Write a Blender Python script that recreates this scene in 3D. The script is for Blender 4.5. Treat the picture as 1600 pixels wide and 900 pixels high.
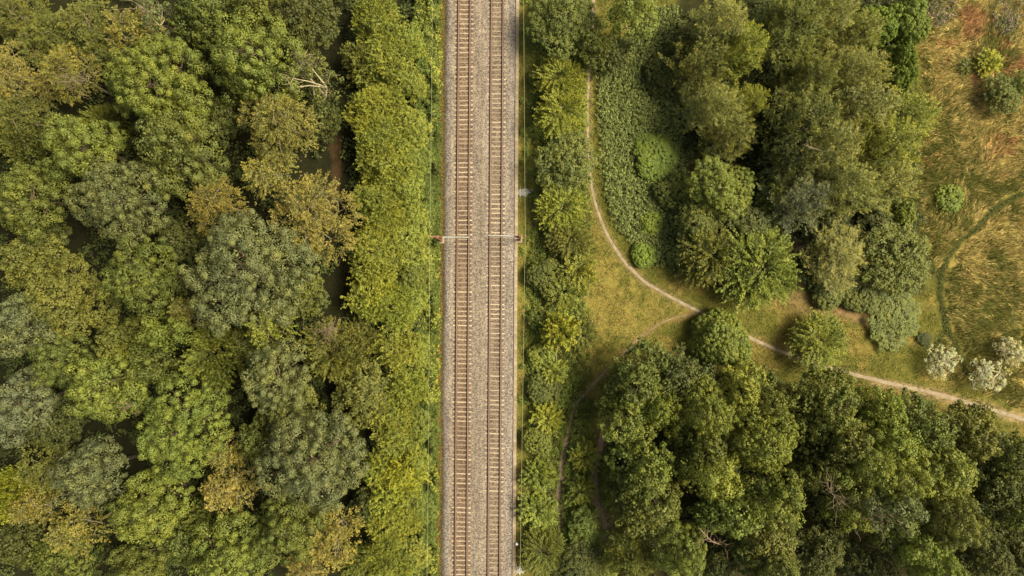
import bpy, math, random
import numpy as np
from mathutils import Vector, Matrix

for o in list(bpy.data.objects):
    bpy.data.objects.remove(o)
SC = bpy.context.scene
COL = SC.collection
RNG = np.random.default_rng(7)

# ------------------------------------------------------------------ camera, sky, sun, exposure
CAM_H = 95.0                       # drone height over the ground
WIDE = 133.33                      # metres of ground across the picture
S = WIDE / 1600.0                  # metres of ground per photograph pixel
cam_d = bpy.data.cameras.new('drone_camera')
cam_d.sensor_width = 36.0
cam_d.lens = 36.0 * CAM_H / WIDE
cam_d.clip_start = 1.0
cam_d.clip_end = 3000.0
cam = bpy.data.objects.new('drone_camera', cam_d)
cam.location = (0, 0, CAM_H)
COL.objects.link(cam)
SC.camera = cam

SUN_EL, SUN_AZ = math.radians(52), math.radians(82)
world = bpy.data.worlds.new('World')
SC.world = world
world.use_nodes = True
wn = world.node_tree
wn.nodes.clear()
w_out = wn.nodes.new('ShaderNodeOutputWorld')
w_bg = wn.nodes.new('ShaderNodeBackground')
w_sky = wn.nodes.new('ShaderNodeTexSky')
w_sky.sky_type = 'NISHITA'
w_sky.sun_disc = False
w_sky.sun_elevation = SUN_EL
w_sky.sun_rotation = SUN_AZ
w_sky.dust_density = 4.0
w_sky.air_density = 1.0
w_sky.ozone_density = 0.6
w_tint = wn.nodes.new('ShaderNodeMixRGB')      # hazy evening sky: warm veil
w_tint.blend_type = 'MULTIPLY'
w_tint.inputs['Fac'].default_value = 1.0
w_tint.inputs['Color2'].default_value = (1.09, 1.0, 0.66, 1)
wn.links.new(w_sky.outputs['Color'], w_tint.inputs['Color1'])
wn.links.new(w_tint.outputs['Color'], w_bg.inputs['Color'])
w_bg.inputs['Strength'].default_value = 0.086
wn.links.new(w_bg.outputs['Background'], w_out.inputs['Surface'])

sun_d = bpy.data.lights.new('sun', 'SUN')
sun_d.energy = 4.0
sun_d.angle = math.radians(26)
sun_d.color = (1.0, 0.93, 0.63)
sun = bpy.data.objects.new('sun', sun_d)
sdir = Vector((math.sin(SUN_AZ) * math.cos(SUN_EL), math.cos(SUN_AZ) * math.cos(SUN_EL), math.sin(SUN_EL)))
sun.rotation_euler = sdir.to_track_quat('Z', 'Y').to_euler()
sun.location = sdir * 200
COL.objects.link(sun)

SC.view_settings.view_transform = 'Standard'
SC.view_settings.look = 'None'
SC.view_settings.exposure = 1.35
SC.view_settings.gamma = 1.0
SC.view_settings.use_curve_mapping = False
SC.cycles.max_bounces = 6
SC.cycles.diffuse_bounces = 2
SC.cycles.transmission_bounces = 3
SC.cycles.use_denoising = True

# ------------------------------------------------------------------ small maths helpers
def P(px, py, z=0.0):
    """photograph pixel -> world x, y for a point at height z"""
    k = S * (CAM_H - z) / CAM_H
    return (px - 800.0) * k, (450.0 - py) * k

def norm(a):
    return a / np.maximum(np.linalg.norm(a, axis=-1, keepdims=True), 1e-9)

def hash2(ix, iy, seed):
    n = (ix.astype(np.int64) * 374761393 + iy.astype(np.int64) * 668265263 + seed * 974711) & 0xffffffff
    n = ((n ^ (n >> 13)) * 1274126177) & 0xffffffff
    n = n ^ (n >> 16)
    return (n & 0xffff) / 65535.0

def vnoise(x, y, seed=0):
    ix, iy = np.floor(x), np.floor(y)
    fx, fy = x - ix, y - iy
    fx, fy = fx * fx * (3 - 2 * fx), fy * fy * (3 - 2 * fy)
    a, b = hash2(ix, iy, seed), hash2(ix + 1, iy, seed)
    c, d = hash2(ix, iy + 1, seed), hash2(ix + 1, iy + 1, seed)
    return (a * (1 - fx) + b * fx) * (1 - fy) + (c * (1 - fx) + d * fx) * fy

def fbm(x, y, seed=0, octv=4):
    t, amp, tot = 0, 1.0, 0
    for o in range(octv):
        t = t + vnoise(x * 2 ** o, y * 2 ** o, seed + o * 17) * amp
        tot += amp
        amp *= 0.55
    return t / tot

def sstep(a, b, x):
    t = np.clip((x - a) / (b - a), 0, 1)
    return t * t * (3 - 2 * t)

def seg_dist(px, py, pts):
    d = np.full(np.shape(px), 1e9)
    for (ax, ay), (bx, by) in zip(pts[:-1], pts[1:]):
        vx, vy = bx - ax, by - ay
        t = np.clip(((px - ax) * vx + (py - ay) * vy) / (vx * vx + vy * vy), 0, 1)
        d = np.minimum(d, np.hypot(px - ax - t * vx, py - ay - t * vy))
    return d

def poly_mask(px, py, poly, soft=6.0):
    """1 inside the outline, 0 outside, soft edge (in photograph pixels)"""
    inside = np.zeros(np.shape(px), bool)
    n = len(poly)
    for i in range(n):
        (ax, ay), (bx, by) = poly[i], poly[(i + 1) % n]
        cond = (ay > py) != (by > py)
        with np.errstate(divide='ignore', invalid='ignore'):
            xx = (bx - ax) * (py - ay) / (by - ay + 1e-12) + ax
        inside ^= cond & (px < xx)
    d = seg_dist(px, py, list(poly) + [poly[0]])
    return sstep(-soft, soft, np.where(inside, d, -d))

# ------------------------------------------------------------------ materials
def new_mat(name):
    m = bpy.data.materials.new(name)
    m.use_nodes = True
    nt = m.node_tree
    nt.nodes.clear()
    out = nt.nodes.new('ShaderNodeOutputMaterial')
    return m, nt, out

def N(nt, kind, **kw):
    n = nt.nodes.new(kind)
    for k, v in kw.items():
        setattr(n, k, v)
    return n

def ramp(nt, fac, stops):
    r = N(nt, 'ShaderNodeValToRGB')
    while len(r.color_ramp.elements) < len(stops):
        r.color_ramp.elements.new(0.5)
    for e, (p, c) in zip(r.color_ramp.elements, stops):
        e.position = p
        e.color = (*c, 1)
    nt.links.new(fac, r.inputs['Fac'])
    return r.outputs['Color']

def noise(nt, vec, scale, detail=4, rough=0.6):
    n = N(nt, 'ShaderNodeTexNoise')
    n.inputs['Scale'].default_value = scale
    n.inputs['Detail'].default_value = detail
    n.inputs['Roughness'].default_value = rough
    if vec is not None:
        nt.links.new(vec, n.inputs['Vector'])
    return n

def mixc(nt, kind, fac, a, b):
    n = N(nt, 'ShaderNodeMixRGB', blend_type=kind)
    for sock, v in ((n.inputs['Fac'], fac), (n.inputs['Color1'], a), (n.inputs['Color2'], b)):
        if hasattr(v, 'links'):
            nt.links.new(v, sock)
        elif isinstance(v, (int, float)):
            sock.default_value = v
        else:
            sock.default_value = (*v, 1)
    return n.outputs['Color']

def math_n(nt, op, a, b):
    n = N(nt, 'ShaderNodeMath', operation=op)
    for sock, v in ((n.inputs[0], a), (n.inputs[1], b)):
        if hasattr(v, 'links'):
            nt.links.new(v, sock)
        else:
            sock.default_value = v
    return n.outputs[0]

def leaf_material(name, trans=0.22, warm=(1.40, 1.25, 0.70), cool=(0.80, 0.9, 1.0)):
    m, nt, out = new_mat(name)
    at = N(nt, 'ShaderNodeAttribute', attribute_name='v')
    oi = N(nt, 'ShaderNodeObjectInfo')
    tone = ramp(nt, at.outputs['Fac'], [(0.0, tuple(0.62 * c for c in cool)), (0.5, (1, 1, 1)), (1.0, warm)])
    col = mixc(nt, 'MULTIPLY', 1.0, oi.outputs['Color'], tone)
    geo = N(nt, 'ShaderNodeNewGeometry')
    nz = noise(nt, geo.outputs['Position'], 0.35, 3)
    patch = ramp(nt, nz.outputs['Fac'], [(0.3, (0.85, 0.9, 1.0)), (0.7, (1.18, 1.1, 0.92))])
    col = mixc(nt, 'MULTIPLY', 1.0, col, patch)
    b = N(nt, 'ShaderNodeBsdfPrincipled')
    b.inputs['Roughness'].default_value = 0.6
    b.inputs['Specular IOR Level'].default_value = 0.25
    nt.links.new(col, b.inputs['Base Color'])
    t = N(nt, 'ShaderNodeBsdfTranslucent')
    nt.links.new(mixc(nt, 'MULTIPLY', 1.0, col, (1.2, 1.15, 0.5)), t.inputs['Color'])
    mx = N(nt, 'ShaderNodeMixShader')
    mx.inputs['Fac'].default_value = trans
    nt.links.new(b.outputs[0], mx.inputs[1])
    nt.links.new(t.outputs[0], mx.inputs[2])
    nt.links.new(mx.outputs[0], out.inputs['Surface'])
    return m

def attr_material(name, trans=0.2):
    """blades and herbs: each face carries its own plant colour"""
    m, nt, out = new_mat(name)
    at = N(nt, 'ShaderNodeAttribute', attribute_name='Col')
    b = N(nt, 'ShaderNodeBsdfPrincipled')
    b.inputs['Roughness'].default_value = 0.65
    b.inputs['Specular IOR Level'].default_value = 0.2
    nt.links.new(at.outputs['Color'], b.inputs['Base Color'])
    t = N(nt, 'ShaderNodeBsdfTranslucent')
    nt.links.new(at.outputs['Color'], t.inputs['Color'])
    mx = N(nt, 'ShaderNodeMixShader')
    mx.inputs['Fac'].default_value = trans
    nt.links.new(b.outputs[0], mx.inputs[1])
    nt.links.new(t.outputs[0], mx.inputs[2])
    nt.links.new(mx.outputs[0], out.inputs['Surface'])
    return m

def simple_material(name, c1, c2, scale=3.0, rough=0.8, metal=0.0, bump=0.0, bscale=20.0, stretch=None):
    m, nt, out = new_mat(name)
    tc = N(nt, 'ShaderNodeTexCoord')
    vec = tc.outputs['Object']
    if stretch:
        mp = N(nt, 'ShaderNodeMapping')
        mp.inputs['Scale'].default_value = stretch
        nt.links.new(vec, mp.inputs['Vector'])
        vec = mp.outputs['Vector']
    n = noise(nt, vec, scale, 5)
    col = ramp(nt, n.outputs['Fac'], [(0.3, c1), (0.7, c2)])
    b = N(nt, 'ShaderNodeBsdfPrincipled')
    b.inputs['Roughness'].default_value = rough
    b.inputs['Metallic'].default_value = metal
    nt.links.new(col, b.inputs['Base Color'])
    if bump:
        n2 = noise(nt, vec, bscale, 4)
        bp = N(nt, 'ShaderNodeBump')
        bp.inputs['Strength'].default_value = bump
        nt.links.new(n2.outputs['Fac'], bp.inputs['Height'])
        nt.links.new(bp.outputs[0], b.inputs['Normal'])
    nt.links.new(b.outputs[0], out.inputs['Surface'])
    return m

def vary_by_object(m, lo=0.6, hi=1.2):
    """pieces that weathered differently: each copy a little lighter or darker"""
    nt = m.node_tree
    b = next(n for n in nt.nodes if n.type == 'BSDF_PRINCIPLED')
    src = b.inputs['Base Color'].links[0].from_socket
    oi = N(nt, 'ShaderNodeObjectInfo')
    t = ramp(nt, oi.outputs['Random'], [(0.0, (lo, lo * 0.94, lo * 0.9)), (1.0, (hi, hi, hi))])
    nt.links.new(mixc(nt, 'MULTIPLY', 1.0, src, t), b.inputs['Base Color'])

def ground_material():
    m, nt, out = new_mat('ground_soil')
    at = N(nt, 'ShaderNodeAttribute', attribute_name='Col')
    geo = N(nt, 'ShaderNodeNewGeometry')
    n1 = noise(nt, geo.outputs['Position'], 1.3, 6, 0.7)
    n2 = noise(nt, geo.outputs['Position'], 7.0, 4, 0.7)
    a = ramp(nt, n1.outputs['Fac'], [(0.25, (0.55, 0.6, 0.62)), (0.75, (1.4, 1.32, 1.2))])
    b_ = ramp(nt, n2.outputs['Fac'], [(0.3, (0.7, 0.7, 0.7)), (0.7, (1.25, 1.25, 1.2))])
    col = mixc(nt, 'MULTIPLY', 1.0, mixc(nt, 'MULTIPLY', 1.0, at.outputs['Color'], a), b_)
    b = N(nt, 'ShaderNodeBsdfPrincipled')
    b.inputs['Roughness'].default_value = 0.95
    b.inputs['Specular IOR Level'].default_value = 0.1
    nt.links.new(col, b.inputs['Base Color'])
    bp = N(nt, 'ShaderNodeBump')
    bp.inputs['Strength'].default_value = 0.8
    bp.inputs['Distance'].default_value = 0.15
    nt.links.new(n2.outputs['Fac'], bp.inputs['Height'])
    nt.links.new(bp.outputs[0], b.inputs['Normal'])
    nt.links.new(b.outputs[0], out.inputs['Surface'])
    return m

def ballast_material():
    m, nt, out = new_mat('crushed_stone')
    at = N(nt, 'ShaderNodeAttribute', attribute_name='Col')
    geo = N(nt, 'ShaderNodeNewGeometry')
    vo = N(nt, 'ShaderNodeTexVoronoi')
    vo.inputs['Scale'].default_value = 8.5
    nt.links.new(geo.outputs['Position'], vo.inputs['Vector'])
    sep = N(nt, 'ShaderNodeSeparateColor')
    nt.links.new(vo.outputs['Color'], sep.inputs[0])
    stone = ramp(nt, sep.outputs[0], [(0.0, (0.27, 0.26, 0.25)), (0.5, (0.58, 0.57, 0.57)), (1.0, (0.98, 0.95, 0.90))])
    mp = N(nt, 'ShaderNodeMapping')
    mp.inputs['Scale'].default_value = (1.6, 0.22, 1)
    nt.links.new(geo.outputs['Position'], mp.inputs['Vector'])
    n1 = noise(nt, mp.outputs['Vector'], 0.9, 6)
    worn = ramp(nt, n1.outputs['Fac'], [(0.3, (0.72, 0.70, 0.70)), (0.7, (1.2, 1.18, 1.16))])
    col = mixc(nt, 'MULTIPLY', 1.0, mixc(nt, 'MULTIPLY', 1.0, at.outputs['Color'], stone), worn)
    b = N(nt, 'ShaderNodeBsdfPrincipled')
    b.inputs['Roughness'].default_value = 0.9
    b.inputs['Specular IOR Level'].default_value = 0.2
    nt.links.new(col, b.inputs['Base Color'])
    bp = N(nt, 'ShaderNodeBump')
    bp.inputs['Strength'].default_value = 0.9
    bp.inputs['Distance'].default_value = 0.06
    bp.invert = True
    nt.links.new(vo.outputs['Distance'], bp.inputs['Height'])
    nt.links.new(bp.outputs[0], b.inputs['Normal'])
    nt.links.new(b.outputs[0], out.inputs['Surface'])
    return m

M = {
    'leaf': leaf_material('leaf'),
    'blade': attr_material('grass_blade'),
    'bark': simple_material('bark', (0.05, 0.035, 0.022), (0.12, 0.085, 0.055), 4, 0.9, stretch=(1, 1, 0.3)),
    'bark_pale': simple_material('pale_bark', (0.15, 0.12, 0.08), (0.30, 0.25, 0.17), 4, 0.85, stretch=(1, 1, 0.3)),
    'deadwood': simple_material('dead_wood', (0.085, 0.06, 0.04), (0.18, 0.135, 0.095), 4, 0.9),
    'twig': simple_material('dead_twig', (0.10, 0.065, 0.045), (0.2, 0.14, 0.10), 5, 0.9),
    'ground': ground_material(),
    'ballast': ballast_material(),
    'rust': simple_material('rusty_steel', (0.065, 0.027, 0.018), (0.12, 0.055, 0.037), 6, 0.75, 0.2),
    'railhead': simple_material('worn_rail_head', (0.10, 0.07, 0.068), (0.16, 0.12, 0.118), 0.8, 0.45, 0.35, stretch=(8, 0.25, 1)),
    'concrete': simple_material('stained_concrete', (0.17, 0.13, 0.10), (0.33, 0.262, 0.21), 1.6, 0.9, bump=0.3),
    'trough': simple_material('trough_concrete', (0.16, 0.125, 0.095), (0.24, 0.19, 0.15), 1.5, 0.9, bump=0.3),
    'galv': simple_material('galvanised_steel', (0.36, 0.36, 0.36), (0.5, 0.5, 0.5), 6, 0.45, 0.5),
    'mastpaint': simple_material('oxide_brown_steel', (0.11, 0.052, 0.03), (0.18, 0.09, 0.052), 5, 0.7, 0.1),
    'insul': simple_material('brown_porcelain', (0.14, 0.05, 0.03), (0.2, 0.08, 0.05), 4, 0.3),
    'wire': simple_material('weathered_wire', (0.24, 0.25, 0.16), (0.32, 0.32, 0.21), 2, 0.6, 0.2),
    'white': simple_material('white_paint', (0.74, 0.74, 0.70), (0.82, 0.82, 0.79), 6, 0.6),
    'stone': simple_material('pale_stone', (0.20, 0.19, 0.19), (0.34, 0.32, 0.32), 2.5, 0.9, bump=0.4),
    'path': simple_material('trodden_earth', (0.125, 0.095, 0.07), (0.24, 0.188, 0.145), 1.4, 0.95, bump=0.5, bscale=9),
    'faint_path': simple_material('worn_turf', (0.085, 0.068, 0.036), (0.19, 0.14, 0.092), 1.1, 0.95, bump=0.5, bscale=9),
    'soil': simple_material('bare_soil', (0.085, 0.058, 0.042), (0.16, 0.112, 0.085), 0.8, 0.95, bump=0.5, bscale=9),
}

vary_by_object(M['concrete'])
vary_by_object(M['trough'], 0.82, 1.1)

# ------------------------------------------------------------------ mesh builders
class MB:
    """collects tubes, boxes and prisms, then links them as one mesh object"""
    def __init__(self):
        self.v, self.f, self.mi = [], [], []
    def add(self, verts, faces, mi=0):
        b = len(self.v)
        self.v += [tuple(p) for p in verts]
        self.f += [tuple(b + i for i in f) for f in faces]
        self.mi += [mi] * len(faces)
    def box(self, c, size, rot=None, mi=0, top=1.0):
        sx, sy, sz = (q / 2 for q in size)
        vs = [Vector((x * sx * (top if z > 0 else 1), y * sy * (top if z > 0 else 1), z * sz)) for z in (-1, 1) for x, y in ((-1, -1), (1, -1), (1, 1), (-1, 1))]
        if rot is not None:
            vs = [rot @ q for q in vs]
        vs = [q + Vector(c) for q in vs]
        self.add(vs, [(3, 2, 1, 0), (4, 5, 6, 7), (0, 1, 5, 4), (1, 2, 6, 5), (2, 3, 7, 6), (3, 0, 4, 7)], mi)
    def tube(self, pts, radii, n=6, mi=0, cap=True):
        pts = [Vector(p) for p in pts]
        rings = []
        for i, p in enumerate(pts):
            t = (pts[min(i + 1, len(pts) - 1)] - pts[max(i - 1, 0)])
            t = t.normalized() if t.length > 1e-9 else Vector((0, 0, 1))
            u = t.cross(Vector((0, 0, 1)) if abs(t.z) < 0.9 else Vector((1, 0, 0))).normalized()
            w = t.cross(u)
            rings.append([p + (u * math.cos(a) + w * math.sin(a)) * radii[i] for a in (2 * math.pi * k / n for k in range(n))])
        vs = [q for r in rings for q in r]
        fs = []
        for i in range(len(pts) - 1):
            for k in range(n):
                fs.append((i * n + k, i * n + (k + 1) % n, (i + 1) * n + (k + 1) % n, (i + 1) * n + k))
        if cap:
            fs.append(tuple(range(n - 1, -1, -1)))
            fs.append(tuple((len(pts) - 1) * n + k for k in range(n)))
        self.add(vs, fs, mi)
    def mesh(self, name, mats, smooth=False):
        me = bpy.data.meshes.new(name)
        me.from_pydata(self.v, [], self.f)
        for m in mats:
            me.materials.append(m)
        me.polygons.foreach_set('material_index', self.mi)
        if smooth:
            me.polygons.foreach_set('use_smooth', [True] * len(self.f))
        me.update()
        return me
    def build(self, name, mats, parent=None, smooth=False):
        if not isinstance(mats, (list, tuple)):
            mats = [mats]
        o = bpy.data.objects.new(name, self.mesh(name, mats, smooth))
        COL.objects.link(o)
        if parent:
            o.parent = parent
        return o

def quad_mesh(name, verts, mat, v=None, col=None, per=4):
    """verts (n,per,3): n separate leaves or blades; v / col are one value per face"""
    n = len(verts)
    me = bpy.data.meshes.new(name)
    me.vertices.add(n * per)
    me.vertices.foreach_set('co', np.ascontiguousarray(verts, dtype=np.float32).ravel())
    me.loops.add(n * per)
    me.loops.foreach_set('vertex_index', np.arange(n * per, dtype=np.int32))
    me.polygons.add(n)
    me.polygons.foreach_set('loop_start', np.arange(0, n * per, per, dtype=np.int32))
    if v is not None:
        a = me.attributes.new('v', 'FLOAT', 'FACE')
        a.data.foreach_set('value', np.asarray(v, np.float32))
    if col is not None:
        a = me.attributes.new('Col', 'FLOAT_COLOR', 'FACE')
        c4 = np.ones((n, 4), np.float32)
        c4[:, :3] = col
        a.data.foreach_set('color', c4.ravel())
    me.materials.append(mat)
    me.update(calc_edges=True)
    return me

def leaf_quads(c, n, t, L, W, fold=0.15):
    n = norm(n)
    t = norm(t - np.sum(t * n, -1, keepdims=True) * n)
    b = np.cross(n, t)
    L, W = np.asarray(L)[..., None], np.asarray(W)[..., None]
    return np.stack([c - t * L * 0.5, c + b * W * 0.5 + n * W * fold + t * L * 0.08, c + t * L * 0.5, c - b * W * 0.5 + n * W * fold + t * L * 0.08], -2)

def tag(o, label=None, cat=None, group=None, kind=None):
    if label: o['label'] = label
    if cat: o['category'] = cat
    if group: o['group'] = group
    if kind: o['kind'] = kind
    return o

def empty(name, loc=(0, 0, 0), rz=0.0):
    o = bpy.data.objects.new(name, None)
    o.empty_display_size = 0.5
    o.location = loc
    o.rotation_euler = (0, 0, rz)
    COL.objects.link(o)
    return o

def link(name, me, parent=None):
    o = bpy.data.objects.new(name, me)
    COL.objects.link(o)
    if parent:
        o.parent = parent
    return o
# ------------------------------------------------------------------ tree and shrub prototypes
UP = np.array([0, 0, 1.0])

def fib(n, rng):
    i = np.arange(n) + 0.5
    ph = np.arccos(1 - 2 * i / n)
    th = math.pi * (1 + 5 ** 0.5) * i + rng.random() * 6.28
    return np.stack([np.cos(th) * np.sin(ph), np.sin(th) * np.sin(ph), np.cos(ph)], -1)

def make_lobes(R, H, base, rng, n, frac, off=0.60):
    """branch masses: one on top, a ring round it, a few lower ones"""
    depth = H - base
    out = [(np.array([rng.normal(0, 0.08 * R), rng.normal(0, 0.08 * R), H - frac * R * 0.95]), frac * R)]
    for k in range(n):
        a = 2 * math.pi * (k + rng.uniform(-0.3, 0.3)) / n
        rr = off * R * rng.uniform(0.75, 1.15)
        r = frac * R * rng.uniform(0.72, 1.08)
        z = base + depth * rng.uniform(0.26, 0.58)
        out.append((np.array([math.cos(a) * rr, math.sin(a) * rr, min(z, H - r)]), r))
    for k in range(n // 2):
        a = rng.random() * 6.28
        rr = off * R * rng.uniform(0.3, 0.9)
        r = frac * R * rng.uniform(0.6, 0.8)
        out.append((np.array([math.cos(a) * rr, math.sin(a) * rr, base + depth * rng.uniform(0.55, 0.78)]), r))
    return out

def lobe_points(lobes, spacing, rng, zmin, shell=1.0, drop=0.08, zdown=-0.45):
    C, Nn = [], []
    for i, (c, r) in enumerate(lobes):
        n = max(6, int(4 * math.pi * r * r / spacing ** 2))
        u = norm(fib(n, rng) + rng.normal(0, 0.10, (n, 3)))
        p = c + u * r * shell * rng.uniform(0.86, 1.08, (n, 1)) * np.array([1, 1, 0.9])
        keep = (u[:, 2] > zdown) & (p[:, 2] > zmin) & (rng.random(n) > drop)
        for j, (c2, r2) in enumerate(lobes):
            if j != i:
                keep &= np.linalg.norm(p - c2, axis=1) > r2 * 0.88 * shell
        C.append(p[keep]); Nn.append(u[keep])
    return np.concatenate(C), np.concatenate(Nn)

def ball_clumps(C, Nn, rng, rc, K, L, W, jitter=0.55, flat=1.0):
    """rounded tufts of leaves: K leaves over the outer side of each tuft"""
    m = len(C)
    axis = norm(Nn + 0.7 * UP)
    U = norm(rng.normal(0, 1, (m, K, 3)) + 0.75 * axis[:, None])
    rr = rc * rng.uniform(0.55, 1.45, (m, 1, 1)) * rng.uniform(0.72, 1.04, (m, K, 1))
    pos = C[:, None] + U * rr * np.array([1, 1, flat])
    nn = norm(U + rng.normal(0, jitter, (m, K, 3)) * 0.7 + 0.25 * UP)
    t = rng.normal(0, 1, (m, K, 3)) + U * 0.6
    v = np.clip(rng.normal(0.5, 0.09, (m, K)) + rng.normal(0, 0.10, (m, 1)), 0, 1)
    Ls = L * rng.uniform(0.7, 1.25, m * K)
    return leaf_quads(pos.reshape(-1, 3), nn.reshape(-1, 3), t.reshape(-1, 3), Ls, Ls * W / L), v.ravel()

def spray_clumps(B, D, rng, length, width, K, L, W, droop=0.15, jitter=0.35):
    """feathery shoots: leaves set along a drooping axis, narrowing to the tip"""
    m = len(B)
    D = norm(D)
    side = norm(np.cross(D, UP + rng.normal(0, 0.15, (m, 3))))
    ln = length * rng.uniform(0.6, 1.3, (m, 1, 1))
    t = np.sort(rng.random((m, K, 1)), 1)
    sgn = np.where(np.arange(K) % 2 == 0, 1.0, -1.0)[None, :, None]
    lat = sgn * width * (1.05 - t) * rng.uniform(0.2, 1.0, (m, K, 1))
    pos = B[:, None] + D[:, None] * ln * t + side[:, None] * lat - UP * droop * ln * t ** 2
    pos = pos + rng.normal(0, 0.05, pos.shape)
    tang = D[:, None] * 0.9 + side[:, None] * sgn * 0.75 - UP * droop * t + rng.normal(0, 0.2, (m, K, 3))
    upv = norm(np.cross(side, D))
    upv = np.where(upv[:, 2:3] < 0, -upv, upv)
    nn = upv[:, None] + rng.normal(0, jitter, (m, K, 3))
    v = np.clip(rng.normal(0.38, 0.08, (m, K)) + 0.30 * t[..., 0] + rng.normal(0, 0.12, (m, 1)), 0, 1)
    Ls = L * rng.uniform(0.7, 1.3, m * K)
    return leaf_quads(pos.reshape(-1, 3), nn.reshape(-1, 3), tang.reshape(-1, 3), Ls, Ls * W / L), v.ravel()

def wood(lobes, H, base, rng, r0, pale, reach=0.75, forks=2):
    mb = MB()
    top = base + (H - base) * 0.55
    k = 5
    pts = [Vector((rng.normal(0, 0.12) * i, rng.normal(0, 0.12) * i, -0.4 + (top + 0.4) * i / k)) for i in range(k + 1)]
    mb.tube(pts, [r0 * (1.25 if i == 0 else 1 - 0.75 * i / k) for i in range(k + 1)], 8)
    for c, r in lobes:
        s = pts[min(k, max(2, int((c[2] - r) / max(top, 0.1) * k) + 1))]
        e = Vector(c)
        mid = s.lerp(e, 0.5) + Vector((rng.normal(0, 0.3), rng.normal(0, 0.3), -0.25))
        mb.tube([s, mid, e], [r0 * 0.42, r0 * 0.28, r0 * 0.16], 5, cap=False)
        for f in range(forks):
            d = norm(rng.normal(0, 1, 3) + norm(np.array(c) - np.array([0, 0, base])) * 0.9 + 0.5 * UP)
            q = e + Vector(d) * r * reach
            m2 = e.lerp(q, 0.5) + Vector(rng.normal(0, 0.12 * r, 3))
            mb.tube([e, m2, q], [r0 * 0.16, r0 * 0.10, 0.015], 4, cap=False)
            for g in range(2):
                q2 = m2 + Vector(norm(d + rng.normal(0, 0.7, 3))) * r * reach * 0.6
                mb.tube([m2, q2], [r0 * 0.07, 0.01], 4, cap=False)
    return mb.mesh('trunk', [M['bark_pale' if pale else 'bark']], True)

WIND = np.array([0.8, 0.35, 0.0])

SPEC = {
    # kind: sizes (R, H, variants), build settings
    'ash':     dict(sizes=[(6.6, 14.5, 3), (4.4, 12.0, 3), (2.4, 7.5, 1)]),
    'maple':   dict(sizes=[(5.4, 13.0, 3), (3.4, 9.0, 2)]),
    'gold':    dict(sizes=[(4.6, 13.0, 3), (2.4, 10.0, 2)]),
    'feather': dict(sizes=[(4.4, 6.2, 3), (2.4, 4.2, 3)]),
    'star':    dict(sizes=[(3.6, 5.0, 2), (1.7, 2.6, 2)]),
    'willow':  dict(sizes=[(4.8, 11.0, 3), (3.0, 8.0, 2)]),
    'bush':    dict(sizes=[(4.0, 5.0, 1), (2.6, 3.0, 3), (1.3, 1.6, 2)]),
    'pale':    dict(sizes=[(3.0, 7.5, 2)]),
}

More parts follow.
